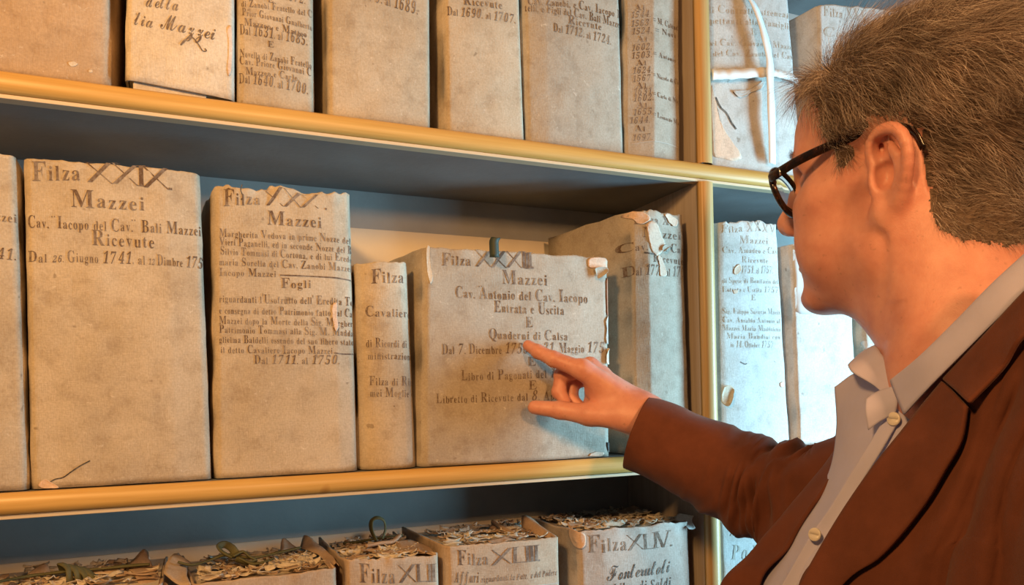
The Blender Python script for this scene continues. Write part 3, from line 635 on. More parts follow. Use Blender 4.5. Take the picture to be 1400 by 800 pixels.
# ---- lower shelf: open topped bundles of papers tied with olive tape
OLIVE = cover_mat('olive_cotton_tape', (0.075, 0.075, 0.03), (0.11, 0.105, 0.045), (0.15, 0.14, 0.07), 0.9)
RUST = cover_mat('brown_stained_paper', (0.34, 0.23, 0.15), (0.44, 0.31, 0.21), (0.52, 0.40, 0.28), 0.8)
def papers(bd, n, seed, mats=(None,)):
    """crumpled leaves standing and lying on the head of the gathered block"""
    rg = random.Random(seed); tl, tr = bd.q[0], bd.q[1]
    zt = bd.ztop_in
    for mi, mat in enumerate((OLDPAPER, RUST)):
        a = Acc()
        for k in range(n if mi == 0 else n // 2):
            u = rg.uniform(0.08, 0.92); d = rg.uniform(0.02, 0.155)
            x = tl[0] + (tr[0] - tl[0]) * u; y = bd.y0 + d
            L, W = rg.uniform(0.012, 0.045), rg.uniform(0.004, 0.012); an = rg.uniform(-0.5, 0.5) if rg.random() < 0.7 else rg.uniform(0, 3.1)
            t = rg.uniform(-0.6, 0.6); gy, gx = np.meshgrid(np.linspace(-0.5, 0.5, 5), np.linspace(-0.5, 0.5, 8))
            X = gx * L; Y = gy * W; Zz = 0.004 * noise(np.stack([gx * 4, gy * 3, np.full_like(gx, seed + k)], -1), seed) + Y * math.sin(t) + 0.003 * gx ** 2 * rg.uniform(0, 8)
            Y = Y * math.cos(t)
            ca, sa = math.cos(an), math.sin(an)
            px = np.clip(x + X * ca - Y * sa, min(tl[0], bd.q[3][0]) + 0.006, tr[0] - 0.006)
            V = np.stack([px, np.clip(y + X * sa + Y * ca, bd.y0 + 0.006, bd.y0 + 0.178), zt + 0.002 + rg.uniform(0, 0.003) + 0.7 * Zz - Zz.min() * 0.7], -1)
            a.add(V.reshape(-1, 3), grid_faces(8, 5))
        a.obj('crumpled_leaves', mat, bd.root, True, solid=0.0005)
def band(bd, pts, r=0.0042, flat=0.35, nm='tie', mat=None, parent=None):
    a = Acc(); P = catmull(np.array(pts), len(pts) * 8); P[:, 2] += 0.003
    rr = r * (1 + 0.25 * noise(np.stack([P[:, 0] * 60, P[:, 1] * 60, P[:, 2] * 60], 1), 5))
    a.tube(P, rr, 10, (0, 0.2, 1), flat); return a.obj(nm, mat or OLIVE, parent or bd.root)
def flap(bd, grid, mat, nm='flap'):
    return sheet(nm, grid, 10, 12, mat, bd.root, 0.0012, disp=lambda S: S + 0.0018 * np.stack([noise(S * 60, 1), noise(S * 60, 2), noise(S * 60, 3)], -1))
BZ = 1.262
b = Binder('paper_bundle', 'leftmost tied bundle of papers on the lower shelf, half below the photo', [(-80, 815), (222, 799), (224, 900), (-78, 916)], G_LOW, 'paper bundle', zbot=ZL + BG, open_top=True, rag=0.003, mat=BUNDLE, lfl=-0.004, rfl=0.0, gap=0.001, depth=0.18)
papers(b, 60, 3)
g = lambda px, py, y: tuple(at(px, py, y))
band(b, [g(-20, 803, 0.03), g(20, 795, 0.06), (g(50, 790, 0.07)), g(95, 785, 0.08), g(140, 781, 0.08), g(180, 777, 0.08), g(205, 775, 0.08)], 0.005)
for k in range(4): band(b, [g(88 + 4 * k, 783, 0.08), g(84 + 9 * k, 775 + 2 * k, 0.07), g(94 + 11 * k, 782 + 3 * k, 0.06), g(96 + 12 * k, 800, 0.055)], 0.0048, 0.4, 'knot')
flap(b, [[g(34, 790, 0.10), g(50, 778, 0.11), g(64, 772, 0.11), g(72, 788, 0.10)], [g(36, 796, 0.09), g(50, 792, 0.09), g(62, 792, 0.09), g(72, 796, 0.09)]], RUST)
flap(b, [[g(170, 778, 0.1), g(182, 765, 0.11), g(195, 752, 0.12), g(202, 755, 0.12)], [g(180, 782, 0.07), g(196, 778, 0.08), g(208, 778, 0.09), g(206, 780, 0.1)], [g(190, 800, 0.03), g(210, 800, 0.03), g(226, 802, 0.03), g(232, 804, 0.03)]], RUST)
b.done()
b = Binder('paper_bundle', 'bundle with olive tape bow and crumpled leaves, left of Filza XLII', [(262, 799), (461, 777), (464, 900), (266, 922)], G_LOW, 'paper bundle', zbot=ZL + BG, open_top=True, rag=0.001, mat=BUNDLE, lfl=-0.012, rfl=0.0, gap=0.006, depth=0.18)
papers(b, 90, 7)
band(b, [g(243, 772, 0.06), g(262, 776, 0.06), g(285, 770, 0.07), g(310, 762, 0.08), g(345, 766, 0.08), g(380, 759, 0.09), g(410, 752, 0.10)], 0.005)
band(b, [g(318, 766, 0.07), g(304, 758, 0.075), g(299, 751, 0.08), g(308, 748, 0.085), g(318, 754, 0.08), g(324, 764, 0.075)], 0.0046, 0.4, 'bow')
band(b, [g(318, 764, 0.07), g(332, 758, 0.075), g(342, 765, 0.07), g(350, 770, 0.07), g(338, 773, 0.065), g(322, 768, 0.065)], 0.0046, 0.4, 'bow')
band(b, [g(326, 766, 0.065), g(345, 774, 0.06), g(360, 772, 0.06), g(372, 768, 0.07)], 0.0042, 0.4, 'bow')
flap(b, [[g(224, 785, 0.03), g(226, 772, 0.06), g(236, 760, 0.1), g(243, 756, 0.12)], [g(246, 800, 0.012), g(246, 780, 0.05), g(248, 767, 0.09), g(250, 764, 0.11)], [g(262, 800, 0.008), g(256, 786, 0.04), g(256, 776, 0.07), g(262, 772, 0.1)]], BUNDLE)
flap(b, [[g(383, 752, 0.13), g(386, 738, 0.15), g(392, 740, 0.15), g(408, 752, 0.13)], [g(384, 756, 0.11), g(390, 752, 0.12), g(398, 752, 0.12), g(410, 755, 0.11)]], RUST); flap(b, [[g(410, 750, 0.13), g(414, 736, 0.14), g(419, 733, 0.14), g(434, 745, 0.12)], [g(436, 760, 0.08), g(438, 752, 0.1), g(444, 752, 0.1), g(450, 760, 0.08)], [g(452, 780, 0.012), g(458, 774, 0.03), g(462, 770, 0.03), g(464, 774, 0.012)]], RUST); b.done()
b = Binder('paper_bundle', 'bundle lettered Filza XLII with a tall loop of olive tape', [(472, 767), (601, 757), (604, 880), (476, 890)], G_LOW, 'paper bundle', zbot=ZL + BG, open_top=True, rag=0.002, mat=BUNDLE, lfl=-0.004, rfl=-0.014, gap=0.006, depth=0.18)
b.write([('Filza', 492, 797, 541, 797, 26), ('XLII', 545, 797, 592, 796, 26, dict(style='N'))], INK)
papers(b, 70, 11)
band(b, [g(470, 746, 0.12), g(490, 744, 0.12), g(505, 741, 0.11), g(530, 737, 0.11), g(550, 735, 0.11)], 0.0052)
band(b, [g(514, 742, 0.10), g(508, 728, 0.10), g(508, 716, 0.10), g(515, 711, 0.10), g(524, 714, 0.10), g(527, 725, 0.10), g(523, 740, 0.10)], 0.0036, 0.45, 'loop')
band(b, [g(500, 750, 0.08), g(520, 746, 0.085), g(536, 744, 0.09), g(545, 736, 0.1)], 0.006, 0.5, 'knot', RUST)
flap(b, [[g(540, 742, 0.09), g(560, 738, 0.1), g(584, 748, 0.07), g(594, 757, 0.02)], [g(548, 757, 0.03), g(566, 755, 0.03), g(584, 757, 0.02), g(598, 759, 0.01)]], RUST)
b.done()
b = Binder('paper_bundle', 'bundle lettered Filza XLIII with stained paper edges on top', [(612, 748), (768, 735), (771, 880), (615, 893)], G_LOW, 'paper bundle', zbot=ZL + BG, open_top=True, rag=0.001, mat=BUNDLE, lfl=-0.012, rfl=-0.018, gap=0.005, depth=0.18, ridge=(0.7, 0.003))
b.write([('Filza', 627, 773, 669, 773, 21), ('XLIII.', 672, 773, 735, 767, 22, dict(style='N')), ('Affari', 622, 797, 656, 797, 14, dict(style='I')), ('riguardanti la Fatt.  e del Podere', 659, 797, 764, 787, 8, dict(style='I'))], INK)
a = Acc(); b.rule(a, [(630, 811), (680, 806), (730, 801), (766, 798)], 1.2); a.obj('ruled_line', INK_FAINT, b.root, False)
papers(b, 60, 17)
band(b, [g(672, 724, 0.12), g(690, 732, 0.10), g(715, 742, 0.06), g(710, 738, 0.05), g(690, 728, 0.09), g(674, 718, 0.13)], 0.006, 0.6, 'curled_leaf', RUST)
flap(b, [[g(712, 722, 0.085), g(714, 707, 0.09), g(722, 706, 0.09), g(736, 716, 0.085)], [g(732, 732, 0.045), g(738, 722, 0.05), g(742, 723, 0.05), g(748, 731, 0.035)], [g(760, 738, 0.02), g(760, 735, 0.02), g(761, 734, 0.02), g(762, 736, 0.012)]], RUST)
flap(b, [[g(606, 742, 0.06), g(612, 738, 0.08), g(620, 738, 0.08), g(628, 741, 0.06)], [g(613, 752, 0.012), g(615, 749, 0.02), g(616, 748, 0.02), g(626, 748, 0.01)]], OLDPAPER); b.done()
b = Binder('paper_bundle', 'bundle lettered Filza XLIV Fonterutoli at the right end of the lower shelf', [(792, 727), (946, 713), (950, 830), (799, 846)], G_LOW, 'paper bundle', zbot=ZL + BG, open_top=True, rag=0.002, mat=BUNDLE_PALE, lfl=-0.006, rfl=-0.012, gap=0.004, depth=0.18, ridge=(0.2, 0.004))
b.write([('Filza', 806, 757, 858, 752, 24, dict(slant=0.0)), ('XLIV.', 858, 753, 918, 748, 22, dict(style='N'))], INK)
b.write([('Fonterutoli', 830, 795, 917, 783, 20, dict(style='S', slant=0.05)), ('Libro di Saldi', 838, 812, 920, 803, 13, dict(style='I'))], INK_DARK, 'script_lettering')
b.patch('torn_strip', [(780, 729), (798, 727), (802, 742), (793, 752), (784, 745)], TORN, 0.002, 0.003, 1.0);
a = Acc(); b.rule(a, [(945, 716), (946, 745), (947.5, 790), (948.5, 830)], 3.0); a.obj('string_edge', PALE, b.root, False)
papers(b, 90, 23)
band(b, [g(795, 716, 0.13), g(825, 715, 0.10), g(850, 708, 0.11), g(880, 706, 0.11), g(905, 710, 0.09), g(920, 716, 0.06)], 0.005)
band(b, [g(800, 708, 0.15), g(830, 706, 0.14), g(860, 703, 0.14), g(890, 704, 0.13)], 0.005)
band(b, [g(815, 716, 0.08), g(824, 710, 0.10), g(834, 714, 0.09), g(826, 719, 0.07), g(816, 716, 0.07)], 0.0046, 0.4, 'knot')
flap(b, [[g(922, 712, 0.03), g(928, 703, 0.03), g(938, 704, 0.022), g(948, 706, 0.012)], [g(930, 714, 0.02), g(934, 712, 0.02), g(940, 712, 0.015), g(946, 712, 0.01)], [g(942, 724, 0.003), g(944, 724, 0.003), g(947, 724, 0.003), g(950, 722, 0.003)]], PALE)
flap(b, [[g(838, 704, 0.12), g(856, 695, 0.13), g(868, 692, 0.13), g(886, 704, 0.115)], [g(840, 709, 0.10), g(856, 706, 0.11), g(870, 706, 0.11), g(886, 709, 0.10)]], RUST); b.done()
# ------------------------------------------------------------------ the man: one continuous body grown from a distance field
def rotm(yaw, pit, rol):
    F = np.array([math.cos(yaw) * math.cos(pit), math.sin(yaw) * math.cos(pit), math.sin(pit)])
    L0 = np.array([-math.sin(yaw), math.cos(yaw), 0]); U = np.cross(F, L0)
    c, s = math.cos(rol), math.sin(rol)
    return np.stack([F, L0 * c + U * s, -L0 * s + U * c], 1)
HC = np.array([0.607, -0.426, 1.64]); HR = rotm(1.894, 0.105, -0.116)
def HL(p): return HC + HR @ np.asarray(p, float)           # head-local (forward, his left, up) -> room
PR = []                                                    # primitives: (centre, reach, function, op, k)
def smin(a, b, k):
    h = np.maximum(k - np.abs(a - b), 0) / k
    return np.minimum(a, b) - h * h * k * 0.25
def ell(c, r, M=None, op='u', k=0.01, head=True):
    c = np.asarray(c, float); r = np.asarray(r, float); B = np.eye(3) if M is None else M
    if head: c = HL(c); B = HR @ B
    def f(p):
        q = (p - c) @ B
        k0 = np.linalg.norm(q / r, axis=-1); k1 = np.linalg.norm(q / (r * r), axis=-1)
        return k0 * (k0 - 1) / np.maximum(k1, 1e-9)
    PR.append((c, r.max(), f, op, k))
def cone(a, b, ra, rb, op='u', k=0.01, head=True):
    a = np.asarray(a, float); b = np.asarray(b, float)
    if head: a = HL(a); b = HL(b)
    ab = b - a; L2 = ab.dot(ab)
    def f(p):
        t = np.clip(((p - a) @ ab) / L2, 0, 1)
        return np.linalg.norm(p - a - t[..., None] * ab, axis=-1) - (ra + (rb - ra) * t)
    PR.append(((a + b) / 2, math.sqrt(L2) / 2 + max(ra, rb), f, op, k))
def rz(a): return np.array([[math.cos(a), -math.sin(a), 0], [math.sin(a), math.cos(a), 0], [0, 0, 1.0]])
def ry(a): return np.array([[math.cos(a), 0, math.sin(a)], [0, 1, 0], [-math.sin(a), 0, math.cos(a)]])
# skull and face
ell((-0.008, 0, 0.052), (0.101, 0.077, 0.083))
ell((0.038, 0, 0.050), (0.064, 0.060, 0.058), k=0.03)
ell((0.040, 0, -0.028), (0.055, 0.056, 0.080), k=0.03)
ell((0.005, 0, -0.02), (0.06, 0.066, 0.06), k=0.03)
for s in (1, -1):
    cone((0.004, s * 0.053, -0.066), (0.070, s * 0.018, -0.098), 0.017, 0.017, k=0.022)
    ell((0.060, s * 0.043, -0.014), (0.028, 0.021, 0.018), k=0.02)
    cone((0.055, s * 0.056, -0.006), (0.010, s * 0.066, 0.004), 0.010, 0.009, k=0.02)
    ell((0.052, s * 0.040, -0.050), (0.034, 0.023, 0.034), k=0.025)
    cone((0.078, s * 0.042, 0.030), (0.097, s * 0.010, 0.027), 0.009, 0.009, k=0.016)
    ell((0.096, s * 0.032, 0.010), (0.017, 0.016, 0.012), op='s', k=0.012)
    ell((0.0755, s * 0.032, 0.010), (0.0135, 0.0135, 0.0125), k=0.004)
    cone((0.066, s * 0.048, 0.007), (0.088, s * 0.030, 0.011), 0.003, 0.0035, k=0.004)
ell((0.082, 0, -0.102), (0.018, 0.020, 0.016), k=0.016)
ell((0.070, 0, -0.062), (0.026, 0.034, 0.030), k=0.02)
cone((0.097, 0, 0.026), (0.108, 0, 0.000), 0.0075, 0.0085, k=0.014)
cone((0.108, 0, 0.000), (0.1155, 0, -0.024), 0.0085, 0.0125, k=0.008)
ell((0.1165, 0, -0.027), (0.0115, 0.0125, 0.0115), k=0.006)
for s in (1, -1):
    ell((0.104, s * 0.0135, -0.031), (0.0125, 0.0075, 0.0095), k=0.007)
    ell((0.111, s * 0.0070, -0.0425), (0.0062, 0.0040, 0.0055), op='s', k=0.003)
cone((0.0950, -0.012, -0.0625), (0.0950, 0.012, -0.0625), 0.0052, 0.0052, k=0.008)
cone((0.0935, -0.011, -0.0735), (0.0935, 0.011, -0.0735), 0.0060, 0.0060, k=0.008)
cone((0.099, -0.024, -0.068), (0.1015, 0.0, -0.068), 0.0022, 0.0024, op='s', k=0.004)
cone((0.1015, 0.0, -0.068), (0.099, 0.024, -0.068), 0.0024, 0.0022, op='s', k=0.004)
ell((0.099, 0, -0.086), (0.008, 0.02, 0.006), op='s', k=0.012)
# ears
EK = 0.94
for s in (1, -1):
    def E3(x, y, z): return (x * 0.87 - 0.006, s * (0.070 + (y - 0.070) * 1.0), z * EK)
    ell(E3(-0.010, 0.0775, 0.005), (0.0195, 0.0048, 0.034), rz(s * 0.30) @ ry(-0.10), k=0.006)
    hx = catmull([E3(0.004, 0.076, 0.004), E3(0.010, 0.0775, 0.016), E3(0.010, 0.082, 0.029), E3(0.001, 0.0865, 0.038), E3(-0.013, 0.090, 0.039), E3(-0.0245, 0.0925, 0.029),
                  E3(-0.0285, 0.092, 0.012), E3(-0.026, 0.089, -0.005), E3(-0.0195, 0.084, -0.019), E3(-0.011, 0.079, -0.029)], 18)
    for i in range(len(hx) - 1): cone(hx[i], hx[i + 1], 0.0041, 0.0041, k=0.0045)
    ell(E3(-0.002, 0.0785, -0.028), (0.0090, 0.0052, 0.0100), k=0.005)
    ah = catmull([E3(-0.012, 0.0815, -0.014), E3(-0.0185, 0.086, 0.0), E3(-0.0165, 0.087, 0.015), E3(-0.006, 0.084, 0.026)], 8)
    for i in range(len(ah) - 1): cone(ah[i], ah[i + 1], 0.0032, 0.0030, k=0.005)
    ell(E3(-0.004, 0.083, 0.001), (0.0090, 0.0105, 0.0120), op='s', k=0.004)
    ell(E3(0.0005, 0.086, 0.022), (0.0062, 0.0075, 0.0100), op='s', k=0.004)
    ell(E3(0.0085, 0.0755, -0.001), (0.0045, 0.0042, 0.0065), k=0.005)
    ell(E3(-0.004, 0.079, -0.0165), (0.0055, 0.0036, 0.0040), k=0.004)
for s in (1, -1):
    cone((0.002, s * 0.046, -0.050), (-0.018, s * 0.042, -0.100), 0.021, 0.024, k=0.03)
# neck, throat and shoulders
NB = np.array(P3(1335, 525, 0.605))
TX = np.array([0.600, -0.500]); TF = np.array([-0.72, 0.69]); TL_ = np.array([-0.69, -0.72])
def TW(f, l, z): return np.array([TX[0] + TF[0] * f + TL_[0] * l, TX[1] + TF[1] * f + TL_[1] * l, z])
cone(HL((-0.030, 0, -0.020)), NB, 0.062, 0.062, k=0.03, head=False)
cone(HL((0.046, 0, -0.086)), P3(1316, 486, 0.612), 0.024, 0.042, k=0.025, head=False)
cone(HL((-0.038, 0.046, -0.050)), P3(1268, 540, 0.59), 0.012, 0.010, k=0.03, head=False)
cone(P3(1243, 495, 0.615), P3(1252, 535, 0.61), 0.010, 0.012, k=0.02, head=False)
for s in (1, -1): cone(NB + np.array([0, 0, -0.02]), TW(-0.035, s * 0.135, 1.40), 0.042, 0.030, k=0.03, head=False)
ell(TW(-0.02, 0, 1.33), (0.085, 0.085, 0.13), None, k=0.04, head=False)
# right arm
SH = TW(0.0, -0.185, 1.42); EL = np.array(P3(1088, 690, 0.84))
def hw(px, py, y): return at(px, py, y)
WR = hw(886, 572, -0.098)
cone(SH, EL, 0.042, 0.034, k=0.04, head=False)
cone(EL, EL + (WR - EL) * 0.4, 0.034, 0.033, k=0.03, head=False)
cone(EL + (WR - EL) * 0.4, WR, 0.035, 0.0235, k=0.03, head=False)
# right hand: palm of metacarpals, index extended, thumb below, three fingers curled
iM, iP, iD, iT = hw(796, 506, -0.066), hw(757, 491, -0.042), hw(736, 481, -0.024), hw(722, 472.5, -0.0085)
mM, mP, mD, mT = hw(806, 503, -0.050), hw(768, 513, -0.026), hw(764, 536, -0.026), hw(773, 549, -0.036)
rM, rP, rD, rT = hw(822, 512, -0.038), hw(783, 524, -0.018), hw(782, 546, -0.022), hw(794, 556, -0.034)
pM, pP, pD, pT = hw(838, 526, -0.032), hw(808, 536, -0.015), hw(805, 552, -0.020), hw(815, 560, -0.032)
tC, tM, tI, tT = hw(862, 572, -0.100), hw(806, 567, -0.072), hw(766, 561, -0.047), hw(731, 557, -0.026)
WD = hw(876, 566, -0.095)
for M_, r in ((iM, 0.0118), (mM, 0.0122), (rM, 0.0115), (pM, 0.0105)):
    cone(WD, M_, 0.018, r, k=0.016, head=False)
cone(hw(850, 560, -0.085), hw(815, 535, -0.060), 0.016, 0.014, k=0.016, head=False)
cone(WR, WD, 0.0235, 0.021, k=0.02, head=False)
def finger(js, rs, k0=0.008):
    for i in range(len(js) - 1): cone(js[i], js[i + 1], rs[i], rs[i + 1], k=k0 if i == 0 else 0.0025, head=False)
    for j, r in zip(js[1:-1], rs[1:-1]): ell(j, (r * 1.04,) * 3, None, k=0.003, head=False)
finger([iM, iP, iD, iT], [0.0118, 0.0102, 0.0090, 0.0075])
finger([mM, mP, mD, mT], [0.0115, 0.0100, 0.0092, 0.0078])
finger([rM, rP, rD, rT], [0.0105, 0.0092, 0.0084, 0.0072])
finger([pM, pP, pD, pT], [0.0092, 0.0080, 0.0074, 0.0064])
cone(tC, tM, 0.0170, 0.0135, k=0.016, head=False)
finger([tM, tI, tT], [0.0138, 0.0115, 0.0092], 0.008)
# creases and tendons on the back of the hand
for M_ in (iM, mM): cone(WD + np.array([-0.006, -0.008, 0.012]), M_ + np.array([0, -0.003, 0.006]), 0.0035, 0.0050, k=0.010, head=False)

def field(p, lo, hi):
    c = (lo + hi) / 2; R = np.linalg.norm(hi - lo) / 2
    d = np.full(p.shape[:-1], 0.2)
    for pc, pr, f, op, k in PR:
        if np.linalg.norm(pc - c) - pr > R + 0.03: continue
        e = f(p)
        d = smin(d, e, k) if op == 'u' else -smin(-d, e, k)
    return d
def grow(h):
    lo = np.min([c - r for c, r, *_ in PR], 0) - 0.02; hi = np.max([c + r for c, r, *_ in PR], 0) + 0.02
    BS = 24; nb = np.ceil((hi - lo) / (h * BS)).astype(int); n = nb * BS + 1
    D = np.ones(n, np.float32)
    ax = [lo[k] + h * np.arange(n[k]) for k in range(3)]
    for bi in np.ndindex(*nb):
        i0 = np.array(bi) * BS; b0 = lo + h * i0; b1 = b0 + h * BS
        t = [np.linspace(b0[k], b1[k], 4) for k in range(3)]
        g = np.stack(np.meshgrid(*t, indexing='ij'), -1)
        d = field(g, b0, b1)
        lim = h * BS / 3 * 1.1 + 0.004
        if d.min() > lim: continue
        sl = tuple(slice(i0[k], i0[k] + BS + 1) for k in range(3))
        if d.max() < -lim: D[sl] = -1; continue
        g = np.stack(np.meshgrid(*[ax[k][sl[k]] for k in range(3)], indexing='ij'), -1)
        D[sl] = field(g, b0, b1)
    S = D < 0
    cnt = np.zeros(n - 1, np.uint8)
    for o in np.ndindex(2, 2, 2): cnt += S[o[0]:n[0] - 1 + o[0], o[1]:n[1] - 1 + o[1], o[2]:n[2] - 1 + o[2]]
    act = (cnt > 0) & (cnt < 8); idx = np.argwhere(act)
    ids = np.full(act.shape, -1, np.int32); ids[act] = np.arange(len(idx))
    cv = {o: D[idx[:, 0] + o[0], idx[:, 1] + o[1], idx[:, 2] + o[2]] for o in np.ndindex(2, 2, 2)}
    acc = np.zeros((len(idx), 3)); w = np.zeros(len(idx))
    for a in np.ndindex(2, 2, 2):
        for k in range(3):
            if a[k]: continue
            b = list(a); b[k] = 1; b = tuple(b); da, db = cv[a], cv[b]
            m = (da < 0) != (db < 0); t = np.where(m, da / np.where(m, da - db, 1), 0)
            q = np.repeat(np.array(a, float)[None], len(idx), 0); q[:, k] += t
            acc += q * m[:, None]; w += m
    V = lo + h * (idx + acc / w[:, None])
    F = []
    for k in range(3):
        a, b = (k + 1) % 3, (k + 2) % 3
        s0 = [slice(None)] * 3; s1 = [slice(None)] * 3; s0[k] = slice(0, -1); s1[k] = slice(1, None)
        ch = S[tuple(s0)] != S[tuple(s1)]
        e = np.argwhere(ch); e = e[(e[:, a] > 0) & (e[:, b] > 0)]
        def cid(da, db):
            q = e.copy(); q[:, a] -= da; q[:, b] -= db; return ids[q[:, 0], q[:, 1], q[:, 2]]
        quad = np.stack([cid(1, 1), cid(0, 1), cid(0, 0), cid(1, 0)], 1)
        inside = S[e[:, 0], e[:, 1], e[:, 2]]
        quad[~inside] = quad[~inside][:, ::-1]
        F.append(quad)
    return V, np.concatenate(F)
BV, BF = grow(0.0018)
for _ in range(2):                                          # relax the net
    s_ = np.zeros_like(BV); w_ = np.zeros(len(BV))
    for i, j in ((0, 1), (1, 2), (2, 3), (3, 0)):
        np.add.at(s_, BF[:, i], BV[BF[:, j]]); np.add.at(w_, BF[:, i], 1); np.add.at(s_, BF[:, j], BV[BF[:, i]]); np.add.at(w_, BF[:, j], 1)
    BV = BV * 0.5 + 0.5 * s_ / w_[:, None]

m, nt, bs = new_mat('skin')
v = coords(nt)
c1 = ramp(nt, tex_noise(nt, v, 38, 5, 0.6), [(0.3, (0.60, 0.245, 0.18)), (0.55, (0.70, 0.32, 0.235)), (0.75, (0.76, 0.38, 0.285))])
sp = ramp(nt, tex_noise(nt, v, 150, 3, 0.5), [(0.27, (1, 1, 1)), (0.33, (0, 0, 0))])
c1 = mix(nt, math_n(nt, 'MULTIPLY', sp, 0.45), c1, (0.42, 0.19, 0.13))
nt.links.new(c1, bs.inputs['Base Color'])
bs.inputs['Roughness'].default_value = 0.47; bs.inputs['Subsurface Weight'].default_value = 0.12
bs.inputs['Subsurface Radius'].default_value = (0.008, 0.003, 0.0015); bs.inputs['Subsurface Scale'].default_value = 0.5
pore = tex_noise(nt, v, 900, 2, 0.5); wr = tex_noise(nt, coords(nt, (1, 1, 1)), 140, 4, 0.6)
bump(nt, bs, math_n(nt, 'ADD', pore, math_n(nt, 'MULTIPLY', wr, 2.0)), 0.25, 0.0006)
SKIN = m
SCALP = plain('scalp_under_hair', (0.15, 0.10, 0.07), 0.9)
man = tag(empty('person'), 'grey haired man in brown jacket and pale shirt pointing at a wide binder', 'person')
body = mesh_obj('body', BV, BF, SKIN, man); body.data.materials.append(SCALP)
# ---- scalp region (head-local x forward, z up)
HAIRLINE = [(0.090, 0.096), (0.073, 0.086), (0.058, 0.066), (0.050, 0.044), (0.041, 0.032), (0.034, 0.013), (0.022, 0.010), (0.018, 0.036), (0.002, 0.050), (-0.024, 0.046), (-0.031, 0.024),
            (-0.040, -0.020), (-0.052, -0.048), (-0.085, -0.062), (-0.14, -0.062), (-0.14, 0.25), (0.090, 0.25)]
def inpoly(x, z, poly):
    r = np.zeros(x.shape, bool); n = len(poly)
    for i in range(n):
        x1, z1 = poly[i]; x2, z2 = poly[(i + 1) % n]
        c = (z1 > z) != (z2 > z)
        r ^= c & (x < (x2 - x1) * (z - z1) / (z2 - z1 + 1e-12) + x1)
    return r
LV = (BV - HC) @ HR
fc = LV[BF].mean(1)
fn = np.cross(BV[BF[:, 2]] - BV[BF[:, 0]], BV[BF[:, 3]] - BV[BF[:, 1]])
far_ = np.linalg.norm(fn, axis=1); fn = fn / (far_[:, None] + 1e-12)
jit = 0.005 * noise(fc * 160, 3) + 0.003 * noise(fc * 400, 4)
ay_ = np.abs(fc[:, 1]); ear_zone = ((ay_ > 0.0725) & (fc[:, 2] < 0.036) & (fc[:, 0] > -0.042) & (fc[:, 0] < 0.03)) | ((ay_ > 0.0795) & (fc[:, 2] < 0.040))
hairy = inpoly(fc[:, 0] + jit, fc[:, 2] + jit, HAIRLINE) & (np.linalg.norm(fc, axis=1) < 0.19) & ~ear_zone
body.data.polygons.foreach_set('material_index', hairy.astype(np.int32))
# ---- hair strands
m, nt, bs = new_mat('greying_brown_hair')
hi_ = N(nt, 'ShaderNodeHairInfo')
cc = ramp(nt, hi_.outputs['Random'], [(0.0, (0.075, 0.048, 0.036)), (0.35, (0.165, 0.110, 0.086)), (0.6, (0.30, 0.22, 0.18)), (0.8, (0.50, 0.41, 0.36)), (1.0, (0.74, 0.66, 0.61))])
tone = ramp(nt, tex_noise(nt, coords(nt), 34, 3, 0.6), [(0.3, (0.55, 0.52, 0.50)), (0.5, (1, 1, 1)), (0.7, (1.35, 1.3, 1.25))]); cc = mix(nt, 1.0, cc, tone, 'MULTIPLY')
nt.links.new(cc, bs.inputs['Base Color']); bs.inputs['Roughness'].default_value = 0.42; bs.inputs['Specular IOR Level'].default_value = 0.5
HAIR = m
def strands(name, roots, normals, comb, length, seg, seed, rad, lift=0.8, curl=0.25, mat=HAIR, freq=45.0):
    n = len(roots); rg = np.random.RandomState(seed)
    P = np.zeros((n, seg, 3)); P[:, 0] = roots
    L = length * rg.uniform(0.65, 1.15, n); step = (L / (seg - 1))[:, None]
    rnd = rg.normal(0, 1, (n, 3)) * 0.22
    d = normals.copy()
    for k in range(1, seg):
        t = k / (seg - 1)
        q = P[:, k - 1]
        w = np.stack([noise(q * freq, 31), noise(q * freq + 7, 32), noise(q * freq + 13, 33)], 1)
        tgt = normals * lift * (1 - t) ** 1.3 + comb * (0.35 + t) + w * curl * 2 * (0.4 + t) + rnd * (0.5 + t)
        tgt /= np.linalg.norm(tgt, axis=1)[:, None] + 1e-9
        d = d * 0.35 + tgt * 0.65; d /= np.linalg.norm(d, axis=1)[:, None] + 1e-9
        P[:, k] = q + d * step
    hc = bpy.data.hair_curves.new(name)
    hc.add_curves([seg] * n)
    hc.attributes['position'].data.foreach_set('vector', P.reshape(-1).astype(np.float32))
    ra = hc.attributes.get('radius') or hc.attributes.new('radius', 'FLOAT', 'POINT')
    rr = np.tile(rad * np.linspace(1, 0.25, seg) , n).astype(np.float32)
    ra.data.foreach_set('value', rr)
    hc.materials.append(mat)
    o = bpy.data.objects.new(name, hc); COL.objects.link(o); o.parent = man
    return o
rs = np.random.RandomState(4)
hf = np.where(hairy)[0]; pw = far_[hf] / far_[hf].sum()
NS = 26000
pick = rs.choice(hf, NS, p=pw); r1, r2 = rs.uniform(0, 1, NS), rs.uniform(0, 1, NS)
q = BV[BF[pick]]
roots = (q[:, 0] * ((1 - r1) * (1 - r2))[:, None] + q[:, 1] * (r1 * (1 - r2))[:, None] + q[:, 2] * (r1 * r2)[:, None] + q[:, 3] * ((1 - r1) * r2)[:, None])
nrm = fn[pick]
if np.mean(np.sum(((roots - HC) @ HR - np.array([0, 0, 0.04])) * (nrm @ HR), 1)) < 0: nrm = -nrm
rl = (roots - HC) @ HR
top = smooth(0.075, 0.125, rl[:, 2]); front = smooth(0.02, 0.085, rl[:, 0]); low = smooth(0.03, -0.05, rl[:, 2])
cl = np.zeros_like(rl)
cl[:, 0] = -0.75 + 1.05 * front * (1 - 0.3 * top); cl[:, 2] = -0.75 * (1 - top) + 0.4 * front * top
cl[:, 1] = -0.25 * top
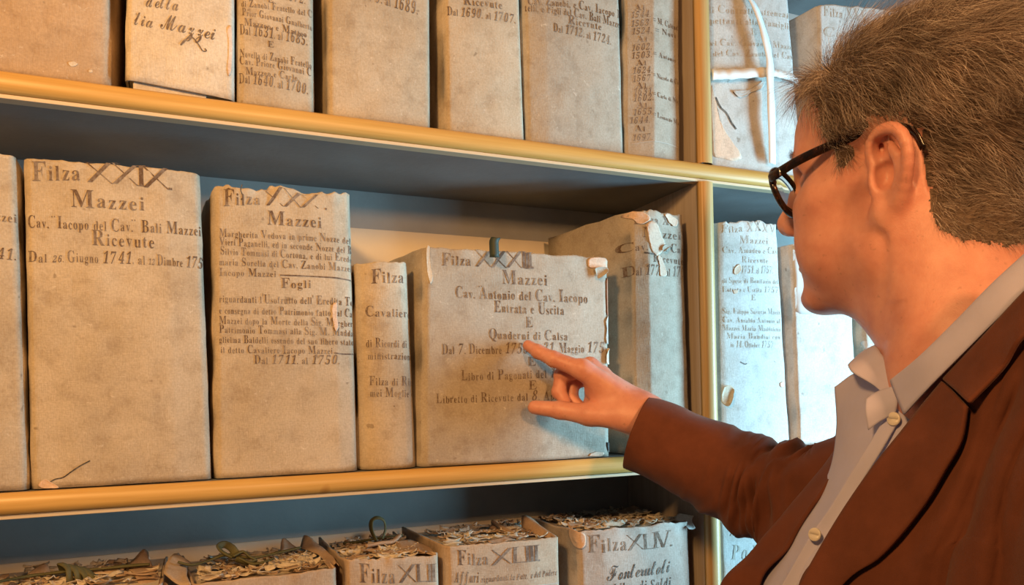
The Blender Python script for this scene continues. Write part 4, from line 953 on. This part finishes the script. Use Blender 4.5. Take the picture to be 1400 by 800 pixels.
cl = cl + 0.5 * np.stack([noise(rl * 26, 41), noise(rl * 26, 42), noise(rl * 26, 43)], 1)
cl /= np.linalg.norm(cl, axis=1)[:, None]
ln = 0.022 + 0.028 * smooth(0.02, 0.10, rl[:, 2]) - 0.009 * front - 0.010 * low
strands('hair', roots, nrm, cl @ HR.T, ln, 9, 8, 0.00013, 1.0, 0.28)
fl = rs.choice(NS, 900)
strands('flyaway_hair', roots[fl], nrm[fl], cl[fl] @ HR.T, ln[fl] * 1.25 + 0.004, 9, 18, 0.00008, 1.7, 0.5)
# eyebrows
for s in (1, -1):
    n = 260
    t = rs.uniform(0, 1, n); ex = catmull([HL((0.1005, s * 0.012, 0.030)), HL((0.098, s * 0.028, 0.036)), HL((0.082, s * 0.046, 0.030))], 50)
    bp = ex[(t * 49).astype(int)] + (rs.uniform(-0.003, 0.003, (n, 1))) * HR[:, 2]
    cd = np.tile(HR @ np.array([-0.3, s * 0.9, 0.3]), (n, 1)); nn = np.tile(HR[:, 0], (n, 1))
    strands('eyebrow', bp, nn, cd, np.full(n, 0.011), 5, 9 + s, 0.00011, 0.6, 0.1)

# ------------------------------------------------------------------ clothes
def cloth_mat(name, c, var, scale, rough=0.85, sheen=0.06, weave=1400.0, bs_=0.3):
    m, nt, b = new_mat(name); v = coords(nt)
    n = tex_noise(nt, v, scale, 5, 0.6)
    lo = tuple(x * (1 - var) for x in c); hi = tuple(x * (1 + var) for x in c)
    nt.links.new(ramp(nt, n, [(0.3, lo), (0.7, hi)]), b.inputs['Base Color'])
    b.inputs['Roughness'].default_value = rough; b.inputs['Sheen Weight'].default_value = sheen; b.inputs['Specular IOR Level'].default_value = 0.25
    bump(nt, b, math_n(nt, 'ADD', tex_noise(nt, v, weave, 2, 0.5), math_n(nt, 'MULTIPLY', tex_noise(nt, v, 60, 3, 0.5), 1.5)), bs_, 0.0008)
    return m
JACKET = cloth_mat('brown_jacket_cloth', (0.135, 0.041, 0.021), 0.18, 30)
SHIRT = cloth_mat('pale_blue_shirt_cotton', (0.52, 0.50, 0.68), 0.05, 25, 0.8, 0.1, 2200.0)
TROUSER = cloth_mat('dark_trouser_cloth', (0.05, 0.05, 0.06), 0.1, 30)
LEATHER = plain('brown_shoe_leather', (0.10, 0.05, 0.03), 0.4)
def folds(S, amp, freq, seed, ax=(1, 1, 0.35)):
    q = S * np.array(ax) * freq
    n = noise(q, seed)
    return S + amp * np.stack([n, noise(q + 9, seed + 1), 0.4 * noise(q + 5, seed + 2)], -1)
# jacket shell: rings from the neck down, open in front; columns run near edge -> left side -> back -> right side -> far edge
rows = []
def jrow(E, N1, N2, S, S2, B1, B2, R, Fs, Fe): rows.append([P3(*E), P3(*N1), N2, S, S2, B1, B2, R, P3(*Fs), P3(*Fe)])
jrow((1402, 398, 0.498), (1432, 405, 0.487), TW(0.0, 0.092, 1.535), TW(-0.04, 0.09, 1.54), TW(-0.075, 0.06, 1.545), TW(-0.09, 0.0, 1.545), TW(-0.075, -0.05, 1.535), TW(-0.02, -0.09, 1.505), (1280, 505, 0.70), (1250, 500, 0.685))
jrow((1298, 525, 0.552), (1370, 500, 0.493), P3(1442, 490, 0.452), TW(-0.01, 0.19, 1.475), TW(-0.07, 0.15, 1.49), TW(-0.105, 0.03, 1.50), TW(-0.10, -0.09, 1.49), TW(-0.02, -0.19, 1.43), (1172, 592, 0.745), (1178, 588, 0.70))
jrow((1222, 628, 0.570), (1318, 625, 0.510), P3(1405, 625, 0.452), TW(0.0, 0.232, 1.40), TW(-0.075, 0.19, 1.41), TW(-0.125, 0.04, 1.42), TW(-0.12, -0.10, 1.42), TW(0.0, -0.225, 1.40), (1130, 640, 0.745), (1140, 640, 0.69))
jrow((1150, 742, 0.578), (1270, 735, 0.518), P3(1372, 735, 0.458), TW(0.01, 0.230, 1.315), TW(-0.08, 0.19, 1.32), TW(-0.13, 0.04, 1.32), TW(-0.12, -0.10, 1.32), TW(0.02, -0.215, 1.315), (1045, 745, 0.735), (1078, 738, 0.682))
jrow((1092, 856, 0.583), (1235, 850, 0.522), P3(1345, 850, 0.460), TW(0.01, 0.222, 1.22), TW(-0.075, 0.18, 1.22), TW(-0.12, 0.04, 1.22), TW(-0.11, -0.10, 1.22), TW(0.02, -0.21, 1.22), (1000, 850, 0.73), (1030, 850, 0.68))
def tw(a): return tuple(a)
rows.append([tw(TW(0.155, 0.035, 0.98)), tw(TW(0.14, 0.11, 0.98)), TW(0.085, 0.185, 0.98), TW(0.01, 0.22, 0.98), TW(-0.075, 0.18, 0.98), TW(-0.125, 0.04, 0.98), TW(-0.115, -0.10, 0.98), TW(0.02, -0.21, 0.98), tw(TW(0.13, -0.12, 0.98)), tw(TW(0.157, -0.02, 0.98))])
rows.append([tw(TW(0.150, 0.02, 0.80)), tw(TW(0.14, 0.11, 0.80)), TW(0.085, 0.195, 0.80), TW(0.01, 0.23, 0.80), TW(-0.075, 0.19, 0.80), TW(-0.135, 0.04, 0.80), TW(-0.125, -0.11, 0.80), TW(0.02, -0.22, 0.80), tw(TW(0.13, -0.12, 0.80)), tw(TW(0.152, -0.01, 0.80))])
JN, JM = 90, 120
JS = surf(rows, JN, JM)
cc_, rr_ = np.meshgrid(np.arange(JM), np.arange(JN)); ax_ = np.array([TX[0], TX[1]])
grv = 0.0
for c0, sl, w0, dp in ((15.5, 0.03, 1.1, 0.008), (20.5, -0.03, 1.5, 0.016), (25.5, 0.03, 1.2, 0.010), (31.0, -0.02, 1.6, 0.010)):
    grv = grv + dp * np.exp(-((cc_ - c0 - sl * rr_ - 0.9 * np.sin(rr_ * 0.13 + c0)) / w0) ** 2) * smooth(12, 24, rr_) * (1 - smooth(60, 80, rr_))
JS[..., :2] += (ax_ - JS[..., :2]) / np.linalg.norm(ax_ - JS[..., :2], axis=-1)[..., None] * grv[..., None]
JS = folds(JS, 0.0045, 13.0, 21, (1, 1, 0.3)); JS = folds(JS, 0.0016, 42.0, 25, (1, 1, 0.5))
from mathutils.bvhtree import BVHTree
jb = BVHTree.FromPolygons([Vector(p) for p in JS.reshape(-1, 3)], grid_faces(JN, JM))
FV = np.array(_f)
def cam_px(P):
    d = P - CAMP; Z = d @ FV; a = d @ np.array(_r); b_ = d[..., 2]
    return 700 + FPX * (a * _cr - b_ * _sr) / Z, CY - FPX * (a * _sr + b_ * _cr) / Z, Z
def depth_at(px, py, Z0):
    h = jb.ray_cast(Vector(CAMP), Vector(ray(px, py)).normalized())
    if h[0] is None: return Z0
    Z = (h[0] - Vector(CAMP)).dot(_f)
    return Z if abs(Z - Z0) < 0.08 else Z0
def lapel_sheet(inner, outer, nu=48, nv=18, lift=0.005, belly=0.004):
    I = catmull(inner, nu); O = catmull(outer, nu)
    Zi = I[:, 2] - 0.003; Zo = np.array([depth_at(o[0], o[1], o[2]) for o in O]) - lift
    q_ = np.arange(nu); Zq = np.polyval(np.polyfit(q_, Zo, 2), q_); Zo = Zq - max(0.0, np.percentile(Zq - Zo, 80))
    t = np.linspace(0, 1, nv)[None]
    X = I[:, :1] * (1 - t) + O[:, :1] * t; Y = I[:, 1:2] * (1 - t) + O[:, 1:2] * t
    Mx = 0.5 * (I + O); Zm = np.array([depth_at(o[0], o[1], o[2]) for o in Mx]) - lift
    Zp = np.polyval(np.polyfit(q_, Zm, 2), q_); Zm = Zp - max(0.0, np.percentile(Zp - Zm, 75))
    sag = np.clip(0.5 * (Zi + Zo) - Zm, 0.002, 0.03)
    Z = Zi[:, None] * (1 - t) + Zo[:, None] * t - sag[:, None] * 4 * t * (1 - t)
    return X, Y, Z
L1 = lapel_sheet([(1290, 522, .55), (1262, 555, .56), (1234, 590, .567), (1182, 654, .574), (1130, 736, .580), (1075, 838, .585), (1020, 960, .592)],
                 [(1322, 556, .515), (1315, 602, .52), (1294, 642, .52), (1263, 694, .53), (1206, 760, .545), (1145, 808, .56), (1045, 965, .588)])
L2 = lapel_sheet([(1440, 366, .485), (1400, 400, .498), (1345, 460, .52), (1291, 519, .55)], [(1490, 410, .46), (1402, 458, .482), (1370, 504, .497), (1325, 551, .515)])
# the cloth of the front lies behind the turned back lapel
jx, jy, jz = cam_px(JS.reshape(-1, 3)); dl = np.zeros(JN * JM)
for X, Y, Z in (L1, L2):
    q = np.stack([X.ravel(), Y.ravel()], 1); zz = Z.ravel()
    for i in np.where((jx > 1000) & (jx < 1560) & (jy > 330) & (jy < 1100) & (jz < 0.66))[0]:
        d = np.hypot(q[:, 0] - jx[i], q[:, 1] - jy[i]); m_ = d.argmin()
        if d[m_] < 16: dl[i] = max(dl[i], (zz[m_] + 0.0045) / jz[i] - 1)
dl = dl.reshape(JN, JM)
for _ in range(1):
    e = np.pad(dl, 1, mode='edge'); dl = np.max([e[i:i + JN, j:j + JM] for i in range(3) for j in range(3)], 0)
for _ in range(5):
    e = np.pad(dl, 1, mode='edge'); dl = np.mean([e[i:i + JN, j:j + JM] for i in range(3) for j in range(3)], 0)
JS = (CAMP + (JS.reshape(-1, 3) - CAMP) * (1 + dl.reshape(-1, 1))).reshape(JN, JM, 3)
jacket = mesh_obj('jacket', JS.reshape(-1, 3), grid_faces(JN, JM), JACKET, man, True, 0.003, 0)
for nm, (X, Y, Z) in (('lapel', L1), ('collar', L2)):
    S = folds(atZ(X, Y, Z), 0.0009, 25.0, 71)
    mesh_obj(nm, S.reshape(-1, 3), grid_faces(*X.shape), JACKET, jacket, True, 0.003, 0)
# right sleeve
ctr = [(872, 591, .945), (903, 603, .935), (935, 619, .922), (985, 643, .90), (1035, 668, .872), (1078, 682, .842), (1112, 694, .815), (1150, 690, .80), (1200, 670, .79), (1260, 620, .785)]
rad = [0.0475, 0.0485, 0.050, 0.0535, 0.056, 0.062, 0.066, 0.068, 0.070, 0.072]
C_ = catmull([P3(*c) for c in ctr], 170); Rr = np.interp(np.linspace(0, 1, 170), np.linspace(0, 1, len(rad)), rad)
def sleeve(C_, Rr, nseg, seed, elbow, wr_amp, parent, name='sleeve'):
    n = len(C_); Tn = np.gradient(C_, axis=0); Tn /= np.linalg.norm(Tn, axis=1)[:, None]
    up = np.array([0, 0, 1.0]); V = np.zeros((n, nseg, 3))
    a = np.linspace(0, 2 * PI, nseg, endpoint=False)
    for i in range(n):
        B = up - Tn[i] * up.dot(Tn[i]); B /= np.linalg.norm(B); Nn = np.cross(B, Tn[i])
        t = i / (n - 1)
        env = math.exp(-((t - elbow) / 0.17) ** 2)
        n1 = noise(np.stack([t * 30 + 1.1 * np.sin(a + 0.8), np.cos(a) * 0.9 + seed, np.sin(a) * 0.9], 1), seed + 40)
        n2 = noise(np.stack([t * 17 - 1.3 * np.sin(a * 1.0 - 0.6), np.cos(a) * 0.8, np.sin(a) * 0.8 + seed], 1), seed + 41)
        wv = env * wr_amp * ((0.45 - np.abs(n1) * 1.5) * 0.55 + (0.4 - np.abs(n2) * 1.4) * 0.75)
        soft = 0.0022 * noise(np.stack([np.full(nseg, t * 9), np.cos(a) * 1.6, np.sin(a) * 1.6 + seed], 1), seed)
        r = Rr[i] + wv + soft
        V[i] = C_[i] + r[:, None] * (np.cos(a)[:, None] * Nn + np.sin(a)[:, None] * B)
    return mesh_obj(name, V.reshape(-1, 3), grid_faces(n, nseg, True), JACKET, parent, True, 0.003, 0)
sleeve(C_, Rr, 72, 3, 0.52, 0.015, jacket)
# left sleeve hanging at his side
ls = catmull([TW(-0.04, 0.19, 1.445), TW(-0.05, 0.235, 1.40), TW(-0.05, 0.255, 1.30), TW(-0.03, 0.262, 1.17), TW(0.04, 0.265, 1.03), TW(0.09, 0.255, 0.90)], 70)
sleeve(ls, np.interp(np.linspace(0, 1, 70), [0, .2, .5, 1], [0.066, 0.068, 0.062, 0.052]), 48, 7, 0.6, 0.006, jacket)
# left hand below the sleeve, simple relaxed fingers
# shirt
shirt = sheet('shirt', [[P3(1141, 529, .700), P3(1178, 508, .668), P3(1217, 528, .622), P3(1262, 545, .588), P3(1310, 500, .57)],
                        [P3(1143, 590, .700), P3(1170, 590, .655), P3(1200, 606, .615), P3(1240, 598, .590), P3(1290, 590, .575)],
                        [P3(1128, 660, .700), P3(1142, 668, .66), P3(1160, 668, .621), P3(1200, 655, .594), P3(1260, 650, .58)],
                        [P3(1070, 735, .715), P3(1100, 740, .66), P3(1118, 733, .625), P3(1150, 725, .598), P3(1210, 720, .585)],
                        [P3(1020, 830, .715), P3(1055, 835, .66), P3(1070, 830, .628), P3(1100, 830, .603), P3(1160, 820, .592)],
                        [tw(TW(0.14, -0.05, 1.15)), tw(TW(0.147, -0.02, 1.15)), tw(TW(0.147, 0.01, 1.15)), tw(TW(0.143, 0.04, 1.15)), tw(TW(0.13, 0.08, 1.15))],
                        [tw(TW(0.13, -0.05, 0.97)), tw(TW(0.135, -0.02, 0.97)), tw(TW(0.135, 0.01, 0.97)), tw(TW(0.13, 0.04, 0.97)), tw(TW(0.12, 0.08, 0.97))]], 70, 50, SHIRT, man, 0.0012, offset=0,
              disp=lambda S: folds(S, 0.0018, 30.0, 51, (1, 1, 0.8)))
sheet('placket', [[P3(1214, 566, .6085), P3(1221, 570, .603), P3(1230, 574, .5975)], [P3(1176, 628, .6085), P3(1184, 632, .604), P3(1193, 636, .600)], [P3(1138, 690, .612), P3(1146, 695, .609), P3(1155, 699, .605)],
                  [P3(1105, 738, .617), P3(1113, 743, .614), P3(1122, 747, .610)], [P3(1062, 812, .619), P3(1070, 816, .616), P3(1079, 820, .612)]], 50, 10, SHIRT, shirt, 0.0014, offset=0,
      disp=lambda S: folds(S, 0.0008, 40.0, 57))
# collar: near leaf folded over, far leaf standing open
sheet('collar_leaf', [[P3(1425, 352, .515), P3(1372, 402, .535), P3(1318, 455, .556), P3(1268, 508, .578), P3(1228, 545, .603)],
                      [P3(1420, 332, .505), P3(1358, 388, .523), P3(1306, 441, .545), P3(1257, 489, .570), P3(1218, 521, .602)],
                      [P3(1422, 338, .497), P3(1364, 396, .514), P3(1312, 449, .536), P3(1262, 498, .562), P3(1222, 533, .596)],
                      [P3(1436, 365, .490), P3(1380, 420, .505), P3(1326, 474, .527), P3(1276, 524, .552), P3(1236, 567, .582)]], 24, 40, SHIRT, shirt, 0.0016, offset=0)
sheet('collar_leaf', [[P3(1230, 545, .620), P3(1219, 515, .634), P3(1208, 497, .650), P3(1214, 488, .685), P3(1240, 480, .71)],
                      [P3(1224, 532, .616), P3(1214, 500, .630), P3(1199, 479, .650), P3(1206, 471, .69), P3(1236, 466, .715)],
                      [P3(1219, 538, .612), P3(1205, 513, .626), P3(1182, 490, .650), P3(1186, 478, .695), P3(1228, 474, .725)],
                      [P3(1217, 548, .609), P3(1196, 528, .622), P3(1161, 504, .650), P3(1172, 492, .70), P3(1222, 486, .735)]], 24, 44, SHIRT, shirt, 0.0016, offset=0, disp=lambda S: folds(S, 0.0006, 60.0, 61))
sheet('collar_leaf_point', [[P3(1184, 546, .616), P3(1202, 535, .613), P3(1222, 528, .606)], [P3(1183, 562, .611), P3(1202, 556, .606), P3(1226, 548, .599)], [P3(1187, 588, .610), P3(1204, 575, .604), P3(1222, 566, .600)]], 14, 14, SHIRT, shirt, 0.0014, offset=0, disp=lambda S: folds(S, 0.0012, 70.0, 63))
def button(px, py, Z, parent, r=0.0056, c=None):
    a = Acc(); ctr_ = np.array(P3(px, py, Z)); n_ = CAMP - ctr_; n_ /= np.linalg.norm(n_); n_ = n_ * 0.75 + np.array([-0.5, 0.3, 0.1]); n_ /= np.linalg.norm(n_)
    a.tube([ctr_ - n_ * 0.0012, ctr_ - n_ * 0.0002, ctr_ + n_ * 0.0008, ctr_ + n_ * 0.0012, ctr_ + n_ * 0.0009, ctr_ + n_ * 0.0007], [r * 0.9, r, r, r * 0.88, r * 0.72, 0.0005], 20)
    return a.obj('button', BUTTON, parent)
BUTTON = plain('pearl_button', (0.75, 0.68, 0.60), 0.3)
button(1222, 573, .5985, shirt); button(1114, 731, .608, shirt)
# shirt cuff inside the jacket sleeve
ca = Acc(); cp = catmull([P3(872, 590, .947), P3(890, 597, .941), P3(905, 604, .936)], 8)
ca.tube(cp, 0.038, 32, (0, 0, 1), 1.0, False); ca.obj('cuff', SHIRT, shirt, True, solid=0.0015, offset=0)
# trousers and shoes (below the frame)
for s in (1, -1):
    a = Acc(); a.tube(catmull([TW(0.01, s * 0.07, 0.98), TW(0.015, s * 0.10, 0.80), TW(0.02, s * 0.105, 0.50), TW(0.01, s * 0.11, 0.10)], 24), np.interp(np.linspace(0, 1, 24), [0, .3, .6, 1], [0.125, 0.105, 0.08, 0.066]), 28)
    a.obj('trouser_leg', TROUSER, man)
    a = Acc(); a.tube(catmull([TW(-0.06, s * 0.11, 0.045), TW(0.0, s * 0.11, 0.055), TW(0.08, s * 0.115, 0.042), TW(0.16, s * 0.12, 0.032), TW(0.20, s * 0.12, 0.026)], 20), np.interp(np.linspace(0, 1, 20), [0, .1, .5, .9, 1], [0.028, 0.044, 0.043, 0.034, 0.012]), 20)
    a.obj('shoe', LEATHER, man)
adopt(man, (TX[0], TX[1], 0.0))

# ------------------------------------------------------------------ eyeglasses (worn, a thing of their own)
gl = tag(empty('eyeglasses'), 'dark tortoiseshell eyeglasses worn by the man, arm hooked over his ear', 'eyeglasses')
m, nt, bs = new_mat('tortoiseshell'); v = coords(nt)
nt.links.new(ramp(nt, tex_noise(nt, v, 160, 3, 0.5), [(0.45, (0.012, 0.008, 0.008)), (0.62, (0.03, 0.012, 0.008)), (0.75, (0.16, 0.05, 0.02))]), bs.inputs['Base Color'])
bs.inputs['Roughness'].default_value = 0.18; TORT = m
m, nt, bs = new_mat('spectacle_glass'); bs.inputs['Transmission Weight'].default_value = 1.0; bs.inputs['Roughness'].default_value = 0.0; bs.inputs['IOR'].default_value = 1.15; bs.inputs['Base Color'].default_value = (0.97, 1, 1, 1)
GLASS = m
STEEL = plain('steel_pin', (0.7, 0.7, 0.7), 0.25, 1.0)
def rim_pts(s, n=40, grow_=0.0):
    a = np.linspace(0, 2 * PI, n, endpoint=False)
    y = 0.0350 + 0.0285 * np.cos(a) * (1 + 0.05 * np.cos(2 * a)) ; z = 0.0015 + 0.0222 * np.sin(a) + 0.004 * np.cos(a)
    x = 0.1050 - 0.006 * ((y - 0.0) / 0.06) ** 2 + 0.36 * (z)
    k = 1 + grow_
    yc, zc, xc = y.mean(), z.mean(), x.mean()
    return [HL((xc + (X - xc) * k, s * (yc + (Y - yc) * k), zc + (Zz - zc) * k)) for X, Y, Zz in zip(x, y, z)]
fr = Acc()
for s in (1, -1):
    R_ = np.array(rim_pts(s)); R2 = np.concatenate([R_, R_[:2]])
    fr.tube(R2, 0.0030, 10, tuple(HR[:, 0]), 1.0, False)
    a = Acc(); q = np.array(rim_pts(s, 40, -0.02)); cen = q.mean(0); fwd = HR[:, 0]
    n = len(q); Vv = []
    for off in (0.0008, -0.0008):
        for r_, b_ in ((1.0, 0.0), (0.6, 0.002), (0.0, 0.003)):
            if r_ == 0: Vv.append((cen + fwd * (off + b_))[None])
            else: Vv.append(cen + (q - cen) * r_ + fwd * (off + b_))
    Vv = np.concatenate(Vv); F_ = []
    for base, fl in ((0, False), (2 * n + 1, True)):
        for j in range(n):
            k = (j + 1) % n; f1 = (base + j, base + k, base + n + k, base + n + j); f2 = (base + n + j, base + n + k, base + 2 * n)
            F_ += [f1[::-1], f2[::-1]] if fl else [f1, f2]
    b2 = 2 * n + 1; F_ += [(j, b2 + j, b2 + (j + 1) % n, (j + 1) % n) for j in range(n)]
    mesh_obj('lens', Vv, F_, GLASS, gl)
fr.tube(catmull([HL((0.1055, 0.010, 0.004)), HL((0.1105, 0.0, 0.0075)), HL((0.1055, -0.010, 0.004))], 10), 0.0024, 10)
fr.obj('frame', TORT, gl)
for s in (1, -1):
    tp = catmull([HL((0.102, s * 0.060, 0.012)), HL((0.100, s * 0.070, 0.013)), HL((0.092, s * 0.0750, 0.0155)), HL((0.066, s * 0.0755, 0.026)), HL((0.030, s * 0.0745, 0.036)), HL((0.004, s * 0.0735, 0.040)), HL((-0.016, s * 0.0765, 0.039)), HL((-0.030, s * 0.0805, 0.032)), HL((-0.038, s * 0.082, 0.018))], 60)
    a = Acc(); rr_ = np.interp(np.linspace(0, 1, 60), [0, .12, .6, .8, 1], [0.0040, 0.0046, 0.0038, 0.0032, 0.0030])
    a.tube(tp, rr_, 10, tuple(HR[:, 1]), 0.45); t_ = a.obj('temple', TORT, gl)
    a = Acc(); a.tube([HL((0.0865, s * 0.0772, 0.0135)), HL((0.0875, s * 0.0772, 0.0205))], 0.0008, 8); a.obj('pin', STEEL, t_)
adopt(gl, tuple(HL((0.10, 0, 0.0))))
